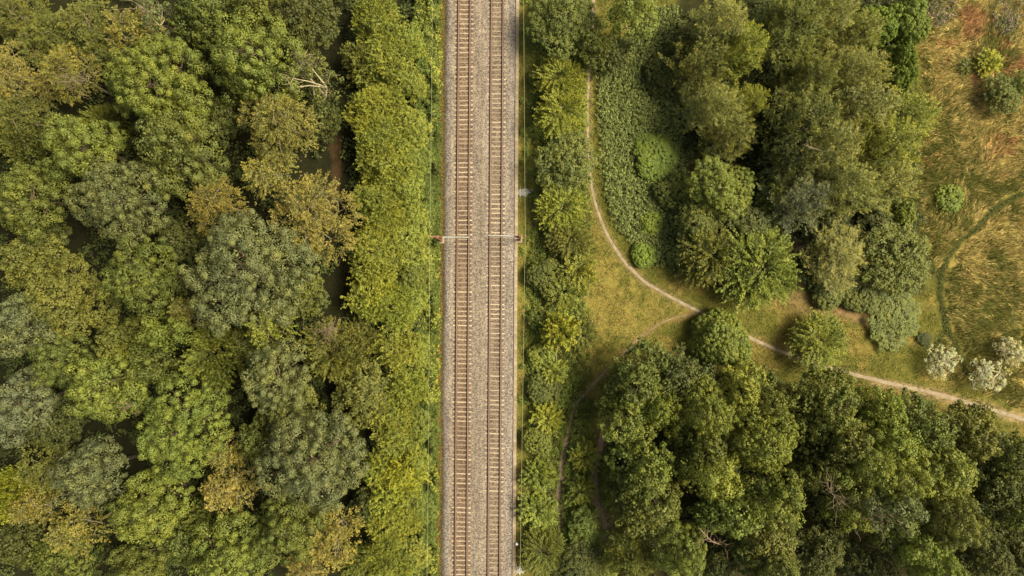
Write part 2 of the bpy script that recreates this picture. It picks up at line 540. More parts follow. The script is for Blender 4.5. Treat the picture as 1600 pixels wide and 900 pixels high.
def crown_for(kind, R, H, rng):
    pale = False
    if kind == 'ash':
        base = H * 0.36
        lb = make_lobes(R, H, base, rng, 8 if R > 3 else 5, 0.38, 0.64)
        C, Nn = lobe_points(lb, 1.22, rng, base, drop=0.06)
        q, v = ball_clumps(C + Nn * rng.uniform(-0.3, 0.45, (len(C), 1)) + rng.normal(0, 0.2, C.shape), Nn, rng, 0.64, 130, 0.20, 0.13, 0.32)
        C2, N2 = lobe_points(lb, 1.5, rng, base, shell=0.78, drop=0.2)
        q2, v2 = ball_clumps(C2, N2, rng, 0.7, 22, 0.3, 0.2, 0.8)
        q, v = np.concatenate([q, q2]), np.concatenate([v, v2])
        wd = wood(lb, H, base, rng, 0.05 * R + 0.08, False)
    elif kind == 'maple':
        base = H * 0.22
        lb = make_lobes(R, H, base, rng, 7, 0.42, 0.58)
        C, Nn = lobe_points(lb, 0.76, rng, base, drop=0.12)
        C = C + rng.normal(0, 0.22, C.shape)
        q, v = ball_clumps(C, Nn, rng, 0.44, 44, 0.23, 0.17, 0.6, 0.8)
        C2, N2 = lobe_points(lb, 1.2, rng, base, shell=0.8, drop=0.2)
        q2, v2 = ball_clumps(C2, N2, rng, 0.6, 22, 0.3, 0.22, 0.9)
        q, v = np.concatenate([q, q2]), np.concatenate([v, v2])
        wd = wood(lb, H, base, rng, 0.05 * R + 0.08, False)
    elif kind == 'gold':
        base = H * 0.30
        lb = make_lobes(R, H, base, rng, 6, 0.40, 0.62)
        B, Nn = lobe_points(lb, 0.56, rng, base, shell=0.85, drop=0.12)
        D = Nn * 0.9 + rng.normal(0, 0.4, B.shape) + 0.15 * UP
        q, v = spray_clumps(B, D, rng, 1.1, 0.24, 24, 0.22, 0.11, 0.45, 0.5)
        wd = wood(lb, H, base, rng, 0.03 * R + 0.06, True, 1.08, 2)
    elif kind == 'feather':
        base = H * 0.08
        lb = make_lobes(R, H, base, rng, 7, 0.42, 0.60)
        B, Nn = lobe_points(lb, 0.42 if R > 3 else 0.38, rng, base, shell=0.84, drop=0.1, zdown=-0.25)
        D = Nn * 0.55 + rng.normal(0, 0.62, B.shape) + 0.25 * UP
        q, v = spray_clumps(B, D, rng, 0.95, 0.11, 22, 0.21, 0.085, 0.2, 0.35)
        C2, N2 = lobe_points(lb, 1.1, rng, base, shell=0.68, drop=0.2)
        q2, v2 = ball_clumps(C2, N2, rng, 0.5, 14, 0.24, 0.13, 0.9)
        q, v = np.concatenate([q, q2]), np.concatenate([v, v2])
        wd = wood(lb, H, base, rng, 0.03 * R + 0.05, False, 0.8, 1)
    elif kind == 'star':
        base = H * 0.05
        lb = make_lobes(R, H, base, rng, 6, 0.46, 0.5)
        B, Nn = lobe_points(lb, 0.46, rng, base, shell=0.74, drop=0.06, zdown=-0.2)
        rad = norm(B * np.array([1, 1, 0.0]) + 1e-6)
        D = Nn * 0.6 + rad * 0.6 + rng.normal(0, 0.28, B.shape) + 0.3 * UP
        q, v = spray_clumps(B, D, rng, 0.30 * R + 0.35, 0.13, 26, 0.26, 0.11, 0.2, 0.3)
        wd = wood(lb, H, base, rng, 0.03 * R + 0.04, False, 0.8, 1)
    elif kind == 'willow':
        base = H * 0.10
        lb = make_lobes(R, H, base, rng, 8, 0.40, 0.62)
        A_, Nn = lobe_points(lb, 1.15, rng, base, shell=0.86, drop=0.08)
        PD = norm(Nn * 0.6 + WIND * 0.7 + rng.normal(0, 0.25, A_.shape))
        k_ = 13                                     # each plume: shoots set along a wind-bent axis
        tt = rng.uniform(-0.25, 1.0, (len(A_), k_, 1))
        ps = norm(np.cross(PD, UP))
        B = A_[:, None] + PD[:, None] * tt * 1.35 + ps[:, None] * rng.normal(0, 0.27, (len(A_), k_, 1)) * (1.15 - 0.7 * tt) + rng.normal(0, 0.1, (len(A_), k_, 3))
        D = PD[:, None] + rng.normal(0, 0.33, B.shape) + ps[:, None] * rng.normal(0, 0.25, (len(A_), k_, 1))
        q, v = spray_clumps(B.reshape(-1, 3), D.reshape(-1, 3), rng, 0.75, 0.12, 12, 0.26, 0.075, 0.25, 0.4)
        v = np.clip(v + np.repeat((tt.reshape(-1) - 0.45) * 0.35, 12), 0, 1)  # sunlit look of the plumes put into leaf colour: lighter towards the tips
        C2, N2 = lobe_points(lb, 1.2, rng, base, shell=0.78, drop=0.2)
        q2, v2 = ball_clumps(C2, N2, rng, 0.6, 16, 0.3, 0.1, 0.9)
        q, v = np.concatenate([q, q2]), np.concatenate([v, v2])
        wd = wood(lb, H, base, rng, 0.04 * R + 0.06, False, 0.9, 2)
    elif kind == 'bush':
        lb = make_lobes(R, H, 0.0, rng, 7, 0.52, 0.5)
        C, Nn = lobe_points(lb, 0.38, rng, 0.0, drop=0.02, zdown=-0.6)
        q, v = ball_clumps(C, Nn, rng, 0.27, 46, 0.18, 0.12, 0.45)
        wd = wood(lb, H, 0.2, rng, 0.05, False, 0.6, 1)
    else:  # pale: sparse tree with bare limbs showing
        base = H * 0.15
        lb = make_lobes(R, H, base, rng, 6, 0.36, 0.62)
        C, Nn = lobe_points(lb, 0.85, rng, base, drop=0.42)
        q, v = ball_clumps(C, Nn, rng, 0.42, 34, 0.22, 0.16)
        wd = wood(lb, H, base, rng, 0.04 * R + 0.08, True, 1.1, 4)
    return quad_mesh('crown', q, M['leaf'], v), wd

PROTO = {}
NLEAF = 0
for kind, sp in SPEC.items():
    PROTO[kind] = []
    for (R, H, nv) in sp['sizes']:
        PROTO[kind].append((R, H, [crown_for(kind, R, H, np.random.default_rng(abs(hash((len(kind), int(R * 10), i))) % 100000)) for i in range(nv)]))
        NLEAF += sum(len(m[0].polygons) for m in PROTO[kind][-1][2])
print('prototype leaves', NLEAF)

TONE = {
    'mid':    (0.090, 0.104, 0.026),
    'bright': (0.124, 0.146, 0.031),
    'fresh':  (0.118, 0.158, 0.026),
    'grey':   (0.099, 0.113, 0.050),
    'blue':   (0.104, 0.120, 0.068),
    'dark':   (0.056, 0.064, 0.018),
    'olive':  (0.104, 0.111, 0.028),
    'yellow': (0.166, 0.184, 0.036),
    'lime':   (0.196, 0.212, 0.028),
    'gold':   (0.164, 0.148, 0.042),
    'silver': (0.172, 0.174, 0.056),
    'pale':   (0.280, 0.275, 0.170),
}
PRNG = random.Random(11)
COUNT = {}

def plant(kind, px, py, rpx, h, tone, name, cat, label, group, rot=None):
    lst = PROTO[kind]
    if kind == 'ash': h *= 1.06
    if kind == 'maple' and tone == 'dark' and name == 'broadleaf_tree': h *= 0.85
    if kind == 'feather': rpx *= 0.88
    if kind == 'ash': rpx *= 0.95
    zc = h * 0.75
    r = rpx * S * (CAM_H - zc) / CAM_H
    R, H, vs = min(lst, key=lambda t: abs(math.log(t[0] / r)))
    k = COUNT.get((kind, R), PRNG.randrange(3))
    COUNT[(kind, R)] = k + 1
    crown_me, trunk_me = vs[k % len(vs)]
    x, y = P(px, py, zc)
    if rot is None:
        rot = PRNG.uniform(0, 6.28)
    if kind == 'willow':
        rot = PRNG.uniform(-0.5, 0.5)
    root = empty(name, (x, y, gz(x, y) - 0.05), rot)
    s = r / R
    root.scale = (s * PRNG.uniform(0.94, 1.06), s * PRNG.uniform(0.94, 1.06), h / H)
    tag(root, label, cat, group)
    t = link('trunk', trunk_me, root)
    c = link('crown', crown_me, root)
    jx = PRNG.uniform(0.9, 1.1)
    cr, cg, cb = TONE[tone]
    c.color = (cr * jx * PRNG.uniform(0.95, 1.05), cg * jx, cb * jx * PRNG.uniform(0.9, 1.1), 1)
    return root
# ------------------------------------------------------------------ ground
TILT = 0.0062                       # the line runs a touch off the vertical of the picture
Z_BED = 0.55
KB = (CAM_H - Z_BED) / CAM_H

def bed_x(pxm, y):
    """world x on the trackbed of the photograph column pxm (read at half height)"""
    return (pxm - 800.0) * S * KB + y * TILT

def gz(x, y):
    x, y = np.asarray(x, float), np.asarray(y, float)
    flat = sstep(9.0, 14.0, np.abs(x + 4.2))
    z = (fbm(x / 14.0 + 31.0, y / 14.0 + 17.0, 5, 3) - 0.5) * 0.9 * flat
    return float(z) if z.ndim == 0 else z

MEADOW = [(1425, -300), (1440, 60), (1452, 130), (1450, 200), (1422, 260), (1412, 310), (1428, 380), (1462, 420), (1474, 520), (1452, 570), (1600, 640), (1950, 730), (1950, -300)]
WOOD_SE = [(975, 575), (1040, 560), (1110, 575), (1180, 590), (1260, 612), (1400, 632), (1480, 645), (1600, 695), (1950, 800), (1950, 1250), (975, 1250), (962, 800), (950, 690)]
WOOD_NE = [(1062, -300), (1050, 100), (1075, 300), (1065, 420), (1150, 468), (1240, 440), (1330, 455), (1440, 462), (1440, 330), (1425, 200), (1440, -300)]
NETTLES = [(932, 95), (985, 50), (1005, 15), (1062, 10), (1062, 65), (1078, 150), (1062, 200), (1078, 330), (1068, 425), (1018, 412), (968, 362), (945, 300), (936, 200)]
TRI = [(935, 385), (970, 400), (1010, 440), (1080, 485), (1040, 500), (985, 545), (930, 610), (900, 600), (905, 500), (925, 440)]
MAIN_PATH = [(930, -120), (926, 60), (921, 110), (918, 160), (919, 215), (921, 260), (925, 295), (934, 330), (949, 368), (974, 408), (1006, 440), (1050, 466), (1095, 488), (1140, 512), (1185, 534), (1240, 557), (1300, 576), (1370, 594), (1450, 612), (1530, 634), (1600, 655), (1750, 700)]
SIDE_PATH = [(1088, 489), (1040, 500), (1000, 526), (960, 566), (925, 602), (897, 634), (887, 680), (878, 722), (873, 775), (876, 830)]
SOIL_PATH = [(948, 655), (940, 690), (929, 735), (931, 780), (944, 812), (950, 850)]
TRACK_A = [(1650, 282), (1602, 303), (1566, 318), (1545, 334), (1524, 360), (1500, 378), (1482, 402), (1467, 430), (1466, 458), (1473, 488), (1480, 520), (1496, 548), (1506, 575), (1522, 600)]
TRACK_B = [(1416, 320), (1432, 352), (1448, 400), (1458, 425)]
TRACK_C = [(1473, 518), (1452, 560)]
BARE = [(1300, 478), (1328, 490), (1358, 508), (1388, 534)]

def ground_rgb(px, py):
    """what grows or lies bare on each spot of ground"""
    n1 = fbm(px / 28.0, py / 28.0, 3, 4)
    n2 = fbm(px / 9.0, py / 9.0, 9, 3)
    wob = (n1 - 0.5) * 26
    qx, qy = px + wob, py + (n2 - 0.5) * 14
    def lay(col, c, m):
        return col * (1 - m[..., None]) + np.asarray(c) * m[..., None]
    c = np.zeros(px.shape + (3,)) + np.array((0.085, 0.080, 0.020))
    c = lay(c, (0.150, 0.115, 0.036), sstep(0.50, 0.68, n1) * 0.8)
    left = 1 - sstep(686, 690, px)
    c = lay(c, (0.013, 0.013, 0.006), (1 - sstep(640, 662, qx)))  # wood floor colour darkened, so gaps between crowns read as deep shade
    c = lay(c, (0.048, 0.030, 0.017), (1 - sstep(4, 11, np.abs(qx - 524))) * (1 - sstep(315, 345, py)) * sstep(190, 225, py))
    c = lay(c, (0.050, 0.055, 0.014), sstep(640, 662, qx) * left)
    c = lay(c, (0.190, 0.105, 0.040), sstep(683, 688, px + (n2 - 0.5) * 6 - (450 - py) * 0.0062) * (1 - sstep(697, 701, px)))
    c = lay(c, (0.175, 0.095, 0.034), sstep(803, 806, px) * (1 - sstep(814, 822, qx)) * sstep(0.42, 0.60, n1))
    c = lay(c, (0.050, 0.048, 0.015), sstep(830, 842, qx) * (1 - sstep(908, 925, qx)))
    c = lay(c, (0.145, 0.122, 0.035), poly_mask(qx, qy, TRI, 12) * sstep(0.38, 0.58, n2))
    c = lay(c, (0.055, 0.062, 0.018), poly_mask(qx, qy, NETTLES, 8))
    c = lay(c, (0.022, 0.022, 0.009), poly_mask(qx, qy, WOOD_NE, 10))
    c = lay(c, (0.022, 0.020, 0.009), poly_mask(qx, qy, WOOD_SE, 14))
    c = lay(c, (0.125, 0.082, 0.046), poly_mask(qx, qy, [(1205, 462), (1262, 446), (1345, 462), (1365, 498), (1300, 505), (1240, 486)], 12) * 0.7)
    c = lay(c, (0.13, 0.125, 0.030), sstep(804, 808, px) * (1 - sstep(828, 840, qx)) * 0.7)
    me = poly_mask(qx, qy, MEADOW, 14)
    straw = np.asarray((0.24, 0.18, 0.066)) * (0.75 + 0.5 * n2)[..., None]
    green = np.zeros_like(straw) + np.array((0.115, 0.105, 0.024))
    rust = np.zeros_like(straw) + np.array((0.24, 0.125, 0.058))
    k = meadow_green(px, py)
    mc = straw * (1 - k[..., None]) + green * k[..., None]
    r = sstep(0.5, 0.66, fbm(px / 46.0 + 4, py / 46.0, 41, 3)) * (1 - sstep(180, 330, py)) * 0.75
    mc = mc * (1 - r[..., None]) + rust * r[..., None]
    c = c * (1 - me[..., None]) + mc * me[..., None]
    for pth, w, col, a in ((MAIN_PATH, 9, (0.15, 0.112, 0.058), 0.6), (SIDE_PATH, 8, (0.15, 0.098, 0.045), 0.6), (SOIL_PATH, 16, (0.10, 0.058, 0.036), 0.9),
                           (TRACK_A, 9, (0.038, 0.042, 0.012), 0.95), (TRACK_B, 8, (0.035, 0.038, 0.012), 0.95), (TRACK_C, 4, (0.07, 0.068, 0.02), 0.8), (BARE, 6, (0.20, 0.125, 0.075), 0.6)):
        c = lay(c, col, (1 - sstep(w * 0.45, w, seg_dist(px + (n2 - 0.5) * 7, py + (n1 - 0.5) * 9, pth))) * a)
    c = lay(c, (0.20, 0.145, 0.085), (1 - sstep(5, 13, seg_dist(px + (n2 - .5) * 12, py - 6 + (n1 - .5) * 12, [(1370, 592), (1450, 608), (1530, 628), (1600, 648)]))) * 0.8)
    return c

def meadow_green(px, py):
    k = sstep(0.48, 0.64, fbm(px / 60.0 + 9, py / 60.0 + 3, 23, 4))
    edge = (1 - sstep(1465, 1530, px)) * sstep(120, 190, py) * 0.75
    south = sstep(400, 480, py + (px - 1550) * -0.5) * 0.55
    return np.clip(np.maximum(np.maximum(k * 0.8, edge), south + k * 0.4), 0, 1)

gxs = np.concatenate([[-1500, -700, -350, -200, -130, -100, -85], np.arange(-74, 74.01, 0.30), [85, 100, 130, 200, 350, 700, 1500]])
gys = np.concatenate([[-1500, -700, -350, -200, -120, -80, -56], np.arange(-44, 44.01, 0.30), [56, 80, 120, 200, 350, 700, 1500]])
GX, GY = np.meshgrid(gxs, gys)
GZ = gz(np.clip(GX, -90, 90), np.clip(GY, -60, 60))
me = bpy.data.meshes.new('ground')
nx, ny = len(gxs), len(gys)
me.vertices.add(nx * ny)
me.vertices.foreach_set('co', np.stack([GX, GY, GZ], -1).astype(np.float32).ravel())
ii = (np.arange(ny - 1)[:, None] * nx + np.arange(nx - 1)[None]).ravel()
quads = np.stack([ii, ii + 1, ii + nx + 1, ii + nx], -1).astype(np.int32)
me.loops.add(quads.size)
me.loops.foreach_set('vertex_index', quads.ravel())
me.polygons.add(len(quads))
me.polygons.foreach_set('loop_start', np.arange(0, quads.size, 4, dtype=np.int32))
me.polygons.foreach_set('use_smooth', np.ones(len(quads), bool))
a = me.attributes.new('Col', 'FLOAT_COLOR', 'POINT')
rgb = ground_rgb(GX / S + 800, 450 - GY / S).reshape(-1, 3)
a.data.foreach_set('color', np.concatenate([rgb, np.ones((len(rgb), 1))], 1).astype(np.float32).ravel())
me.materials.append(M['ground'])
me.update(calc_edges=True)
tag(link('ground', me), kind='structure')

def ribbon(name, pts, widths, mat, seed):
    """a trodden strip following the ground, with ragged edges"""
    wp = np.array([P(a_, b_) for a_, b_ in pts])
    # smooth resample
    d = np.concatenate([[0], np.cumsum(np.linalg.norm(np.diff(wp, axis=0), axis=1))])
    s = np.arange(0, d[-1], 0.35)
    x, y = np.interp(s, d, wp[:, 0]), np.interp(s, d, wp[:, 1])
    ker = np.hanning(13); ker /= ker.sum()
    x = np.convolve(np.pad(x, 6, 'edge'), ker, 'valid'); y = np.convolve(np.pad(y, 6, 'edge'), ker, 'valid')
    w = np.interp(s, d, widths)
    tx, ty = np.gradient(x), np.gradient(y)
    l = np.hypot(tx, ty); nx_, ny_ = -ty / l, tx / l
    o1 = w * (0.35 + 0.35 * fbm(s * 1.1, s * 0 + 3, seed, 3)); o2 = w * (0.35 + 0.35 * fbm(s * 1.1, s * 0 + 9, seed + 5, 3))
    V, F = [], []
    for i in range(len(s)):
        for q in np.linspace(-o1[i], o2[i], 5):
            X, Y = x[i] + nx_[i] * q, y[i] + ny_[i] * q
            V.append((X, Y, gz(X, Y) + 0.025))
    for i in range(len(s) - 1):
        for k in range(4):
            F.append((i * 5 + k + 1, i * 5 + k, i * 5 + k + 5, i * 5 + k + 6))
    mb = MB(); mb.add(V, F)
    return tag(mb.build(name, mat, smooth=True), kind='structure')

ribbon('footpath', MAIN_PATH, np.interp(np.arange(len(MAIN_PATH)), [0, 6, 12, 16, 21], [0.26, 0.28, 0.36, 0.42, 0.48]), M['path'], 3)
ribbon('branch_path', SIDE_PATH[:8], [0.10, 0.14, 0.18, 0.22, 0.28, 0.34, 0.4, 0.4], M['faint_path'], 13)
ribbon('soil_path', SIDE_PATH[6:], [0.5, 0.8, 0.9, 0.7], M['soil'], 23)
ribbon('soil_track', SOIL_PATH, [0.6, 0.7, 0.9, 1.3, 2.4, 1.2], M['soil'], 33)

# ------------------------------------------------------------------ railway
cols_px = np.arange(686.0, 808.01, 1.6)
rows = np.arange(-62, 62.01, 0.22)
BX, BY = np.meshgrid(cols_px, rows)
edge_l = 693.5 + (fbm(BY / 3.0, BY * 0 + 2, 71, 3) - 0.5) * 4
zp = Z_BED * np.minimum(sstep(edge_l - 8, edge_l + 6, BX), 1 - sstep(803.8, 806.5, BX) * 0.9) - 0.06
zp += 0.05 * (fbm(BX / 6, BY * 1.2, 77, 3) - 0.5) * (zp > 0.2)
for a_, b_ in ((713.6, 731.7), (764.8, 783.0)):      # swept lower between the rails, shoulders heaped outside
    inb = sstep(a_ - 1, a_ + 1, BX) * (1 - sstep(b_ - 1, b_ + 1, BX))
    zp -= 0.015 * inb
zp += 0.05 * np.exp(-((BX - 748.5) / 7) ** 2)
def band(c0, c1, soft=2.0):
    return sstep(c0 - soft, c0 + soft, BX) * (1 - sstep(c1 - soft, c1 + soft, BX))
bc = np.zeros(BX.shape + (3,)) + np.array((0.245, 0.206, 0.190))
nb = fbm(BX / 9, BY / 4, 81, 4)
def blay(c, m):
    global bc
    bc = bc * (1 - m[..., None]) + np.asarray(c) * m[..., None]
blay((0.195, 0.178, 0.190), band(697, 703.5, 1.2) * (0.55 + 0.6 * (nb - 0.3)))
blay((0.275, 0.23, 0.205), band(703.5, 708.5))
blay((0.168, 0.116, 0.090), band(709, 737) * 0.95)
blay((0.168, 0.120, 0.094), band(713.5, 731.5, 1) * 0.8)
blay((0.175, 0.130, 0.105), band(762, 787) * 0.75)
blay((0.165, 0.130, 0.100), band(749.5, 752.0, 1.2) * 0.55)
blay((0.255, 0.222, 0.215), band(789, 803.5))
blay((0.16, 0.14, 0.06), (1 - sstep(edge_l - 2, edge_l + 3, BX)) * 0.8)
me = bpy.data.meshes.new('ballast')
nx, ny = len(cols_px), len(rows)
me.vertices.add(nx * ny)
me.vertices.foreach_set('co', np.stack([bed_x(BX, BY), BY, zp], -1).astype(np.float32).ravel())
ii = (np.arange(ny - 1)[:, None] * nx + np.arange(nx - 1)[None]).ravel()
quads = np.stack([ii, ii + 1, ii + nx + 1, ii + nx], -1).astype(np.int32)
me.loops.add(quads.size); me.loops.foreach_set('vertex_index', quads.ravel())
me.polygons.add(len(quads)); me.polygons.foreach_set('loop_start', np.arange(0, quads.size, 4, dtype=np.int32))
me.polygons.foreach_set('use_smooth', np.ones(len(quads), bool))
a = me.attributes.new('Col', 'FLOAT_COLOR', 'POINT')
a.data.foreach_set('color', np.concatenate([bc.reshape(-1, 3), np.ones((nx * ny, 1))], 1).astype(np.float32).ravel())
me.materials.append(M['ballast']); me.update(calc_edges=True)
tag(link('ballast', me), kind='structure')

def sleeper_mesh(gauge):
    mb = MB()
    g = gauge / 2
    for x0, x1, w, z in ((-1.22, -0.42, 0.18, 0.035), (-0.42, 0.42, 0.15, 0.022), (0.42, 1.22, 0.18, 0.035)):
        mb.box(((x0 + x1) / 2, 0, z - 0.11), (x1 - x0 - 0.002, w, 0.22), top=0.985)
    for sx in (-1, 1):
        for off in (-0.13, 0.13):
            mb.box((sx * g + off, 0, 0.06), (0.09, 0.11, 0.05), mi=1)
    return mb.mesh('sleeper', [M['concrete'], M['rust']])

def rail_mesh():
    prof = [(-0.075, 0), (0.075, 0), (0.075, 0.018), (0.012, 0.035), (0.012, 0.125), (0.037, 0.135), (0.037, 0.168), (0.028, 0.176), (-0.028, 0.176), (-0.037, 0.168), (-0.037, 0.135), (-0.012, 0.125), (-0.012, 0.035), (-0.075, 0.018)]
    ys = np.linspace(-62, 62, 32)
    V = [(x, y, z) for y in ys for x, z in prof]
    n = len(prof); F = []; mi = []
    for i in range(len(ys) - 1):
        for k in range(n):
            F.append((i * n + k, i * n + (k + 1) % n, (i + 1) * n + (k + 1) % n, (i + 1) * n + k)); mi.append(1 if k in (7, 8, 6) else 0)
    mb = MB(); mb.v = V; mb.f = F; mb.mi = mi
    return mb.mesh('rail', [M['rust'], M['railhead']])

RAIL = rail_mesh()
def railway_track(pa, pb, label, phase, seed):
    xa, xb = bed_x(pa, 0), bed_x(pb, 0)
    xc, gauge = (xa + xb) / 2, xb - xa
    root = empty('railway_track', (xc, 0, Z_BED - 0.045), -math.atan(TILT))
    tag(root, label, 'railway track', 'pair of railway tracks')
    for sx in (-1, 1):
        r = link('rail', RAIL, root)
        r.location = (sx * gauge / 2, 0, 0.037)
        r.scale = (1.25, 1, 1)
    sm = sleeper_mesh(gauge)
    rng = random.Random(seed)
    pitch = 0.62
    far = MB()
    n = int(60 / pitch)
    src = [tuple(v.co) for v in sm.vertices]
    fcs = [(tuple(p.vertices), p.material_index) for p in sm.polygons]
    for i in range(-n, n + 1):
        y = i * pitch + phase + rng.uniform(-0.03, 0.03)
        z = rng.choice([0.0, 0.004, -0.004, -0.012, -0.02, -0.028])
        rz = y * 0.0011 + rng.uniform(-0.008, 0.008)
        dx = rng.uniform(-0.03, 0.03)
        if -50 <= i < 50:
            o = link('sleeper', sm, root)
            o.location = (dx, y, z); o.rotation_euler = (0, 0, rz)
        else:
            b = len(far.v)
            far.v += [(q[0] + dx, q[1] + y, q[2] + z) for q in src]
            far.f += [tuple(b + t for t in f) for f, _ in fcs]
            far.mi += [m_ for _, m_ in fcs]
    tag(far.build('distant_sleepers', [M['concrete'], M['rust']], root), kind='stuff')
    return root

railway_track(713.6, 731.7, 'browner rusty track on concrete sleepers, on the bramble bank side of the trackbed', 0.1, 3)
railway_track(764.8, 783.0, 'paler track on concrete sleepers, beside the long concrete cable trough', 0.35, 4)

# concrete cable trough along the edge of the ballast
tr = empty('cable_trough', (bed_x(805.9, 0), 0, Z_BED), -math.atan(TILT))
tag(tr, 'long pale concrete cable trough with flat lids along the ballast edge', 'cable trough')
mb = MB(); mb.box((0, 0, -0.20), (0.34, 122, 0.40)); mb.build('channel', M['trough'], tr)
lb = MB(); lb.box((0, 0, 0), (0.42, 0.985, 0.06), top=0.99); lm = lb.mesh('lid', [M['trough']])
rr = random.Random(5); far = MB()
for i in range(-50, 50):
    if i < 0 and i > -50 and i <= -36: pass
    o = link('lid', lm, tr); o.location = (rr.uniform(-.012, .012), i + 0.5, 0.033 + rr.uniform(0, .006)); o.rotation_euler = (0, 0, rr.uniform(-.01, .01))

def stay_mast(px, py, side, reach_px, arm_py, label):
    """overhead line mast: H post, foundation, cantilever over the track, bracket for the feeder wire"""
    bx, by = P(px, py, 0)
    root = empty('catenary_mast', (bx, by, 0.0))
    tag(root, label, 'mast', 'overhead line masts either side of the tracks')
    HT = 7.6
    mb = MB(); mb.box((0, 0, 0.1), (0.8, 0.8, 0.7), top=0.94); mb.build('foundation', M['trough'], root)
    mb = MB()
    mb.box((0, -0.13, HT / 2 + 0.4), (0.26, 0.024, HT - 0.4)); mb.box((0, 0.13, HT / 2 + 0.4), (0.26, 0.024, HT - 0.4)); mb.box((0, 0, HT / 2 + 0.4), (0.02, 0.235, HT - 0.42))
    mb.box((0, 0, 0.48), (0.46, 0.46, 0.04)); mb.build('post', M['mastpaint'], root)
    ZA = 6.6
    ex, ey = P(reach_px, arm_py, ZA)
    d = Vector((ex - bx, ey - by, 0)); L = d.length; u = d.normalized()
    mb = MB(); mb.box((u.x * 0.1, u.y * 0.1 - 0.0, ZA), (0.34, 0.34, 0.22)); mb.box((0, 0, ZA - 1.6), (0.34, 0.34, 0.2)); mb.build('clamp', M['mastpaint'], root)
    def rib(a, b, r0, r1, k=7):
        t = MB(); n = k * 4
        t.tube([a.lerp(b, i / n) for i in range(n + 1)], [(r0 if i % 4 < 2 else r1) for i in range(n + 1)], 10); return t
    A = Vector((0, 0, ZA)); A2 = Vector((0, 0, ZA - 1.6))
    rib(A + u * 0.18, A + u * 0.75, 0.05, 0.10).build('insulator', M['insul'], root)
    e2 = A2.lerp(A + u * L * 0.62, 0.22); s2 = A2.lerp(A + u * L * 0.62, 0.05)
    rib(s2, e2, 0.05, 0.10).build('insulator', M['insul'], root)
    mb = MB(); mb.tube([A + u * 0.7, A + u * L * 0.7, A + u * L], [0.075, 0.06, 0.045], 8); mb.build('cantilever_tube', M['galv'], root)
    mb = MB(); mb.tube([e2, A + u * L * 0.62 - Vector((0, 0, 0.06))], [0.05, 0.05], 8); mb.build('stay_tube', M['galv'], root)
    mb = MB(); q = A + u * L * 0.55
    mb.tube([q - Vector((0, 0, 0.5)) , q + u * L * 0.38 - Vector((0, 0, 0.75))], [0.03, 0.03], 6)
    mb.tube([q - Vector((0, 0, 0.0)), q - Vector((0, 0, 0.55))], [0.025, 0.025], 6); mb.build('registration_arm', M['galv'], root)
    fx = side * 0.62
    mb = MB(); mb.box((fx / 2 , 0.0, HT + 0.10), (abs(fx) + 0.24, 0.16, 0.12)); mb.tube([(0, 0, HT - 0.9), (fx * 0.85, 0, HT)], [0.04, 0.04], 6); mb.build('feeder_bracket', M['mastpaint'], root)
    rib(Vector((fx, 0, HT + 0.12)), Vector((fx, 0, HT + 0.42)), 0.04, 0.08, 4).build('feeder_insulator', M['insul'], root)
    return bx + fx, by, HT + 0.46

fl = stay_mast(690, 376, -1, 734.0, 370.5, 'oxide brown overhead line mast rising from the bramble bank, its grey arm over the track')
fr = stay_mast(811.5, 375, 1, 762.0, 367.5, 'oxide brown overhead line mast standing on the grass verge by the cable trough')

def feeder(at, ends, label):
    mb = MB()
    x0, y0, z0 = at
    pts = []
    for (px, py), sgn in zip(ends, (1, -1)):
        x, y = P(px, py, z0 - 0.5)
        seg = [Vector((x0 + (x - x0) * t, y0 + (y - y0) * t, z0 - 2.2 * t * (1 - t) * 1.0 - 0.3 * t)) for t in np.linspace(0, 1, 24)]
        pts = (list(reversed(seg)) if sgn > 0 else pts + seg[1:])
    mb.tube(pts, [0.012] * len(pts), 6)
    tag(mb.build('feeder_wire', M['wire']), label, 'wire', 'feeder wires along the masts')
feeder(fl, ((676.4, -160), (665.4, 1060)), 'thin pale feeder wire strung above the bramble bank, carried by the bank side mast')
feeder(fr, ((817.2, -160), (810.2, 1060)), 'thin pale feeder wire strung above the grass verge, carried by the verge side mast')

# small white capped post by the trough and two spills of grey stone
mx, my = P(807.6, 850.5, 0.9)
root = empty('marker_post', (mx, my, 0)); tag(root, 'small white round-topped marker post in the verge by the cable trough', 'post')
mb = MB(); mb.tube([(0, 0, -0.2), (0, 0, 0.85)], [0.06, 0.05], 10); mb.build('post', M['white'], root)
mb = MB(); mb.tube([(0, 0, 0.82), (0, 0, 0.9), (0, 0, 0.96)], [0.19, 0.19, 0.08], 16); mb.build('cap', M['white'], root, True)

def stone_spill(px, py, sx, sy, n, seed, label):
    rg = np.random.default_rng(seed); x, y = P(px, py); mb = MB()
    for i in range(n):
        q = rg.normal(0, 1, 2) * 0.42
        s = rg.uniform(0.10, 0.26)
        zz = 0.30 * math.exp(-(q[0] ** 2 + q[1] ** 2) * 1.2)
        rot = Matrix.Rotation(rg.uniform(0, 3), 3, 'Z') @ Matrix.Rotation(rg.uniform(-.6, .6), 3, 'X')
        mb.box((q[0] * sx, q[1] * sy, zz * rg.uniform(0.3, 1) + 0.04), (s, s * rg.uniform(.6, 1), s * .7), rot, top=rg.uniform(.5, .8))
    o = mb.build('stone_heap', M['stone']); o.location = (x, y, gz(x, y)); tag(o, label, 'stone heap', 'spills of grey stone on the verge'); return o
stone_spill(817.5, 301, 1.0, 0.55, 170, 3, 'spill of pale grey stones on the verge beside the trough, further from the marker post')
stone_spill(811, 890, 0.8, 0.6, 130, 4, 'spill of grey stones at the trough end below the white marker post')
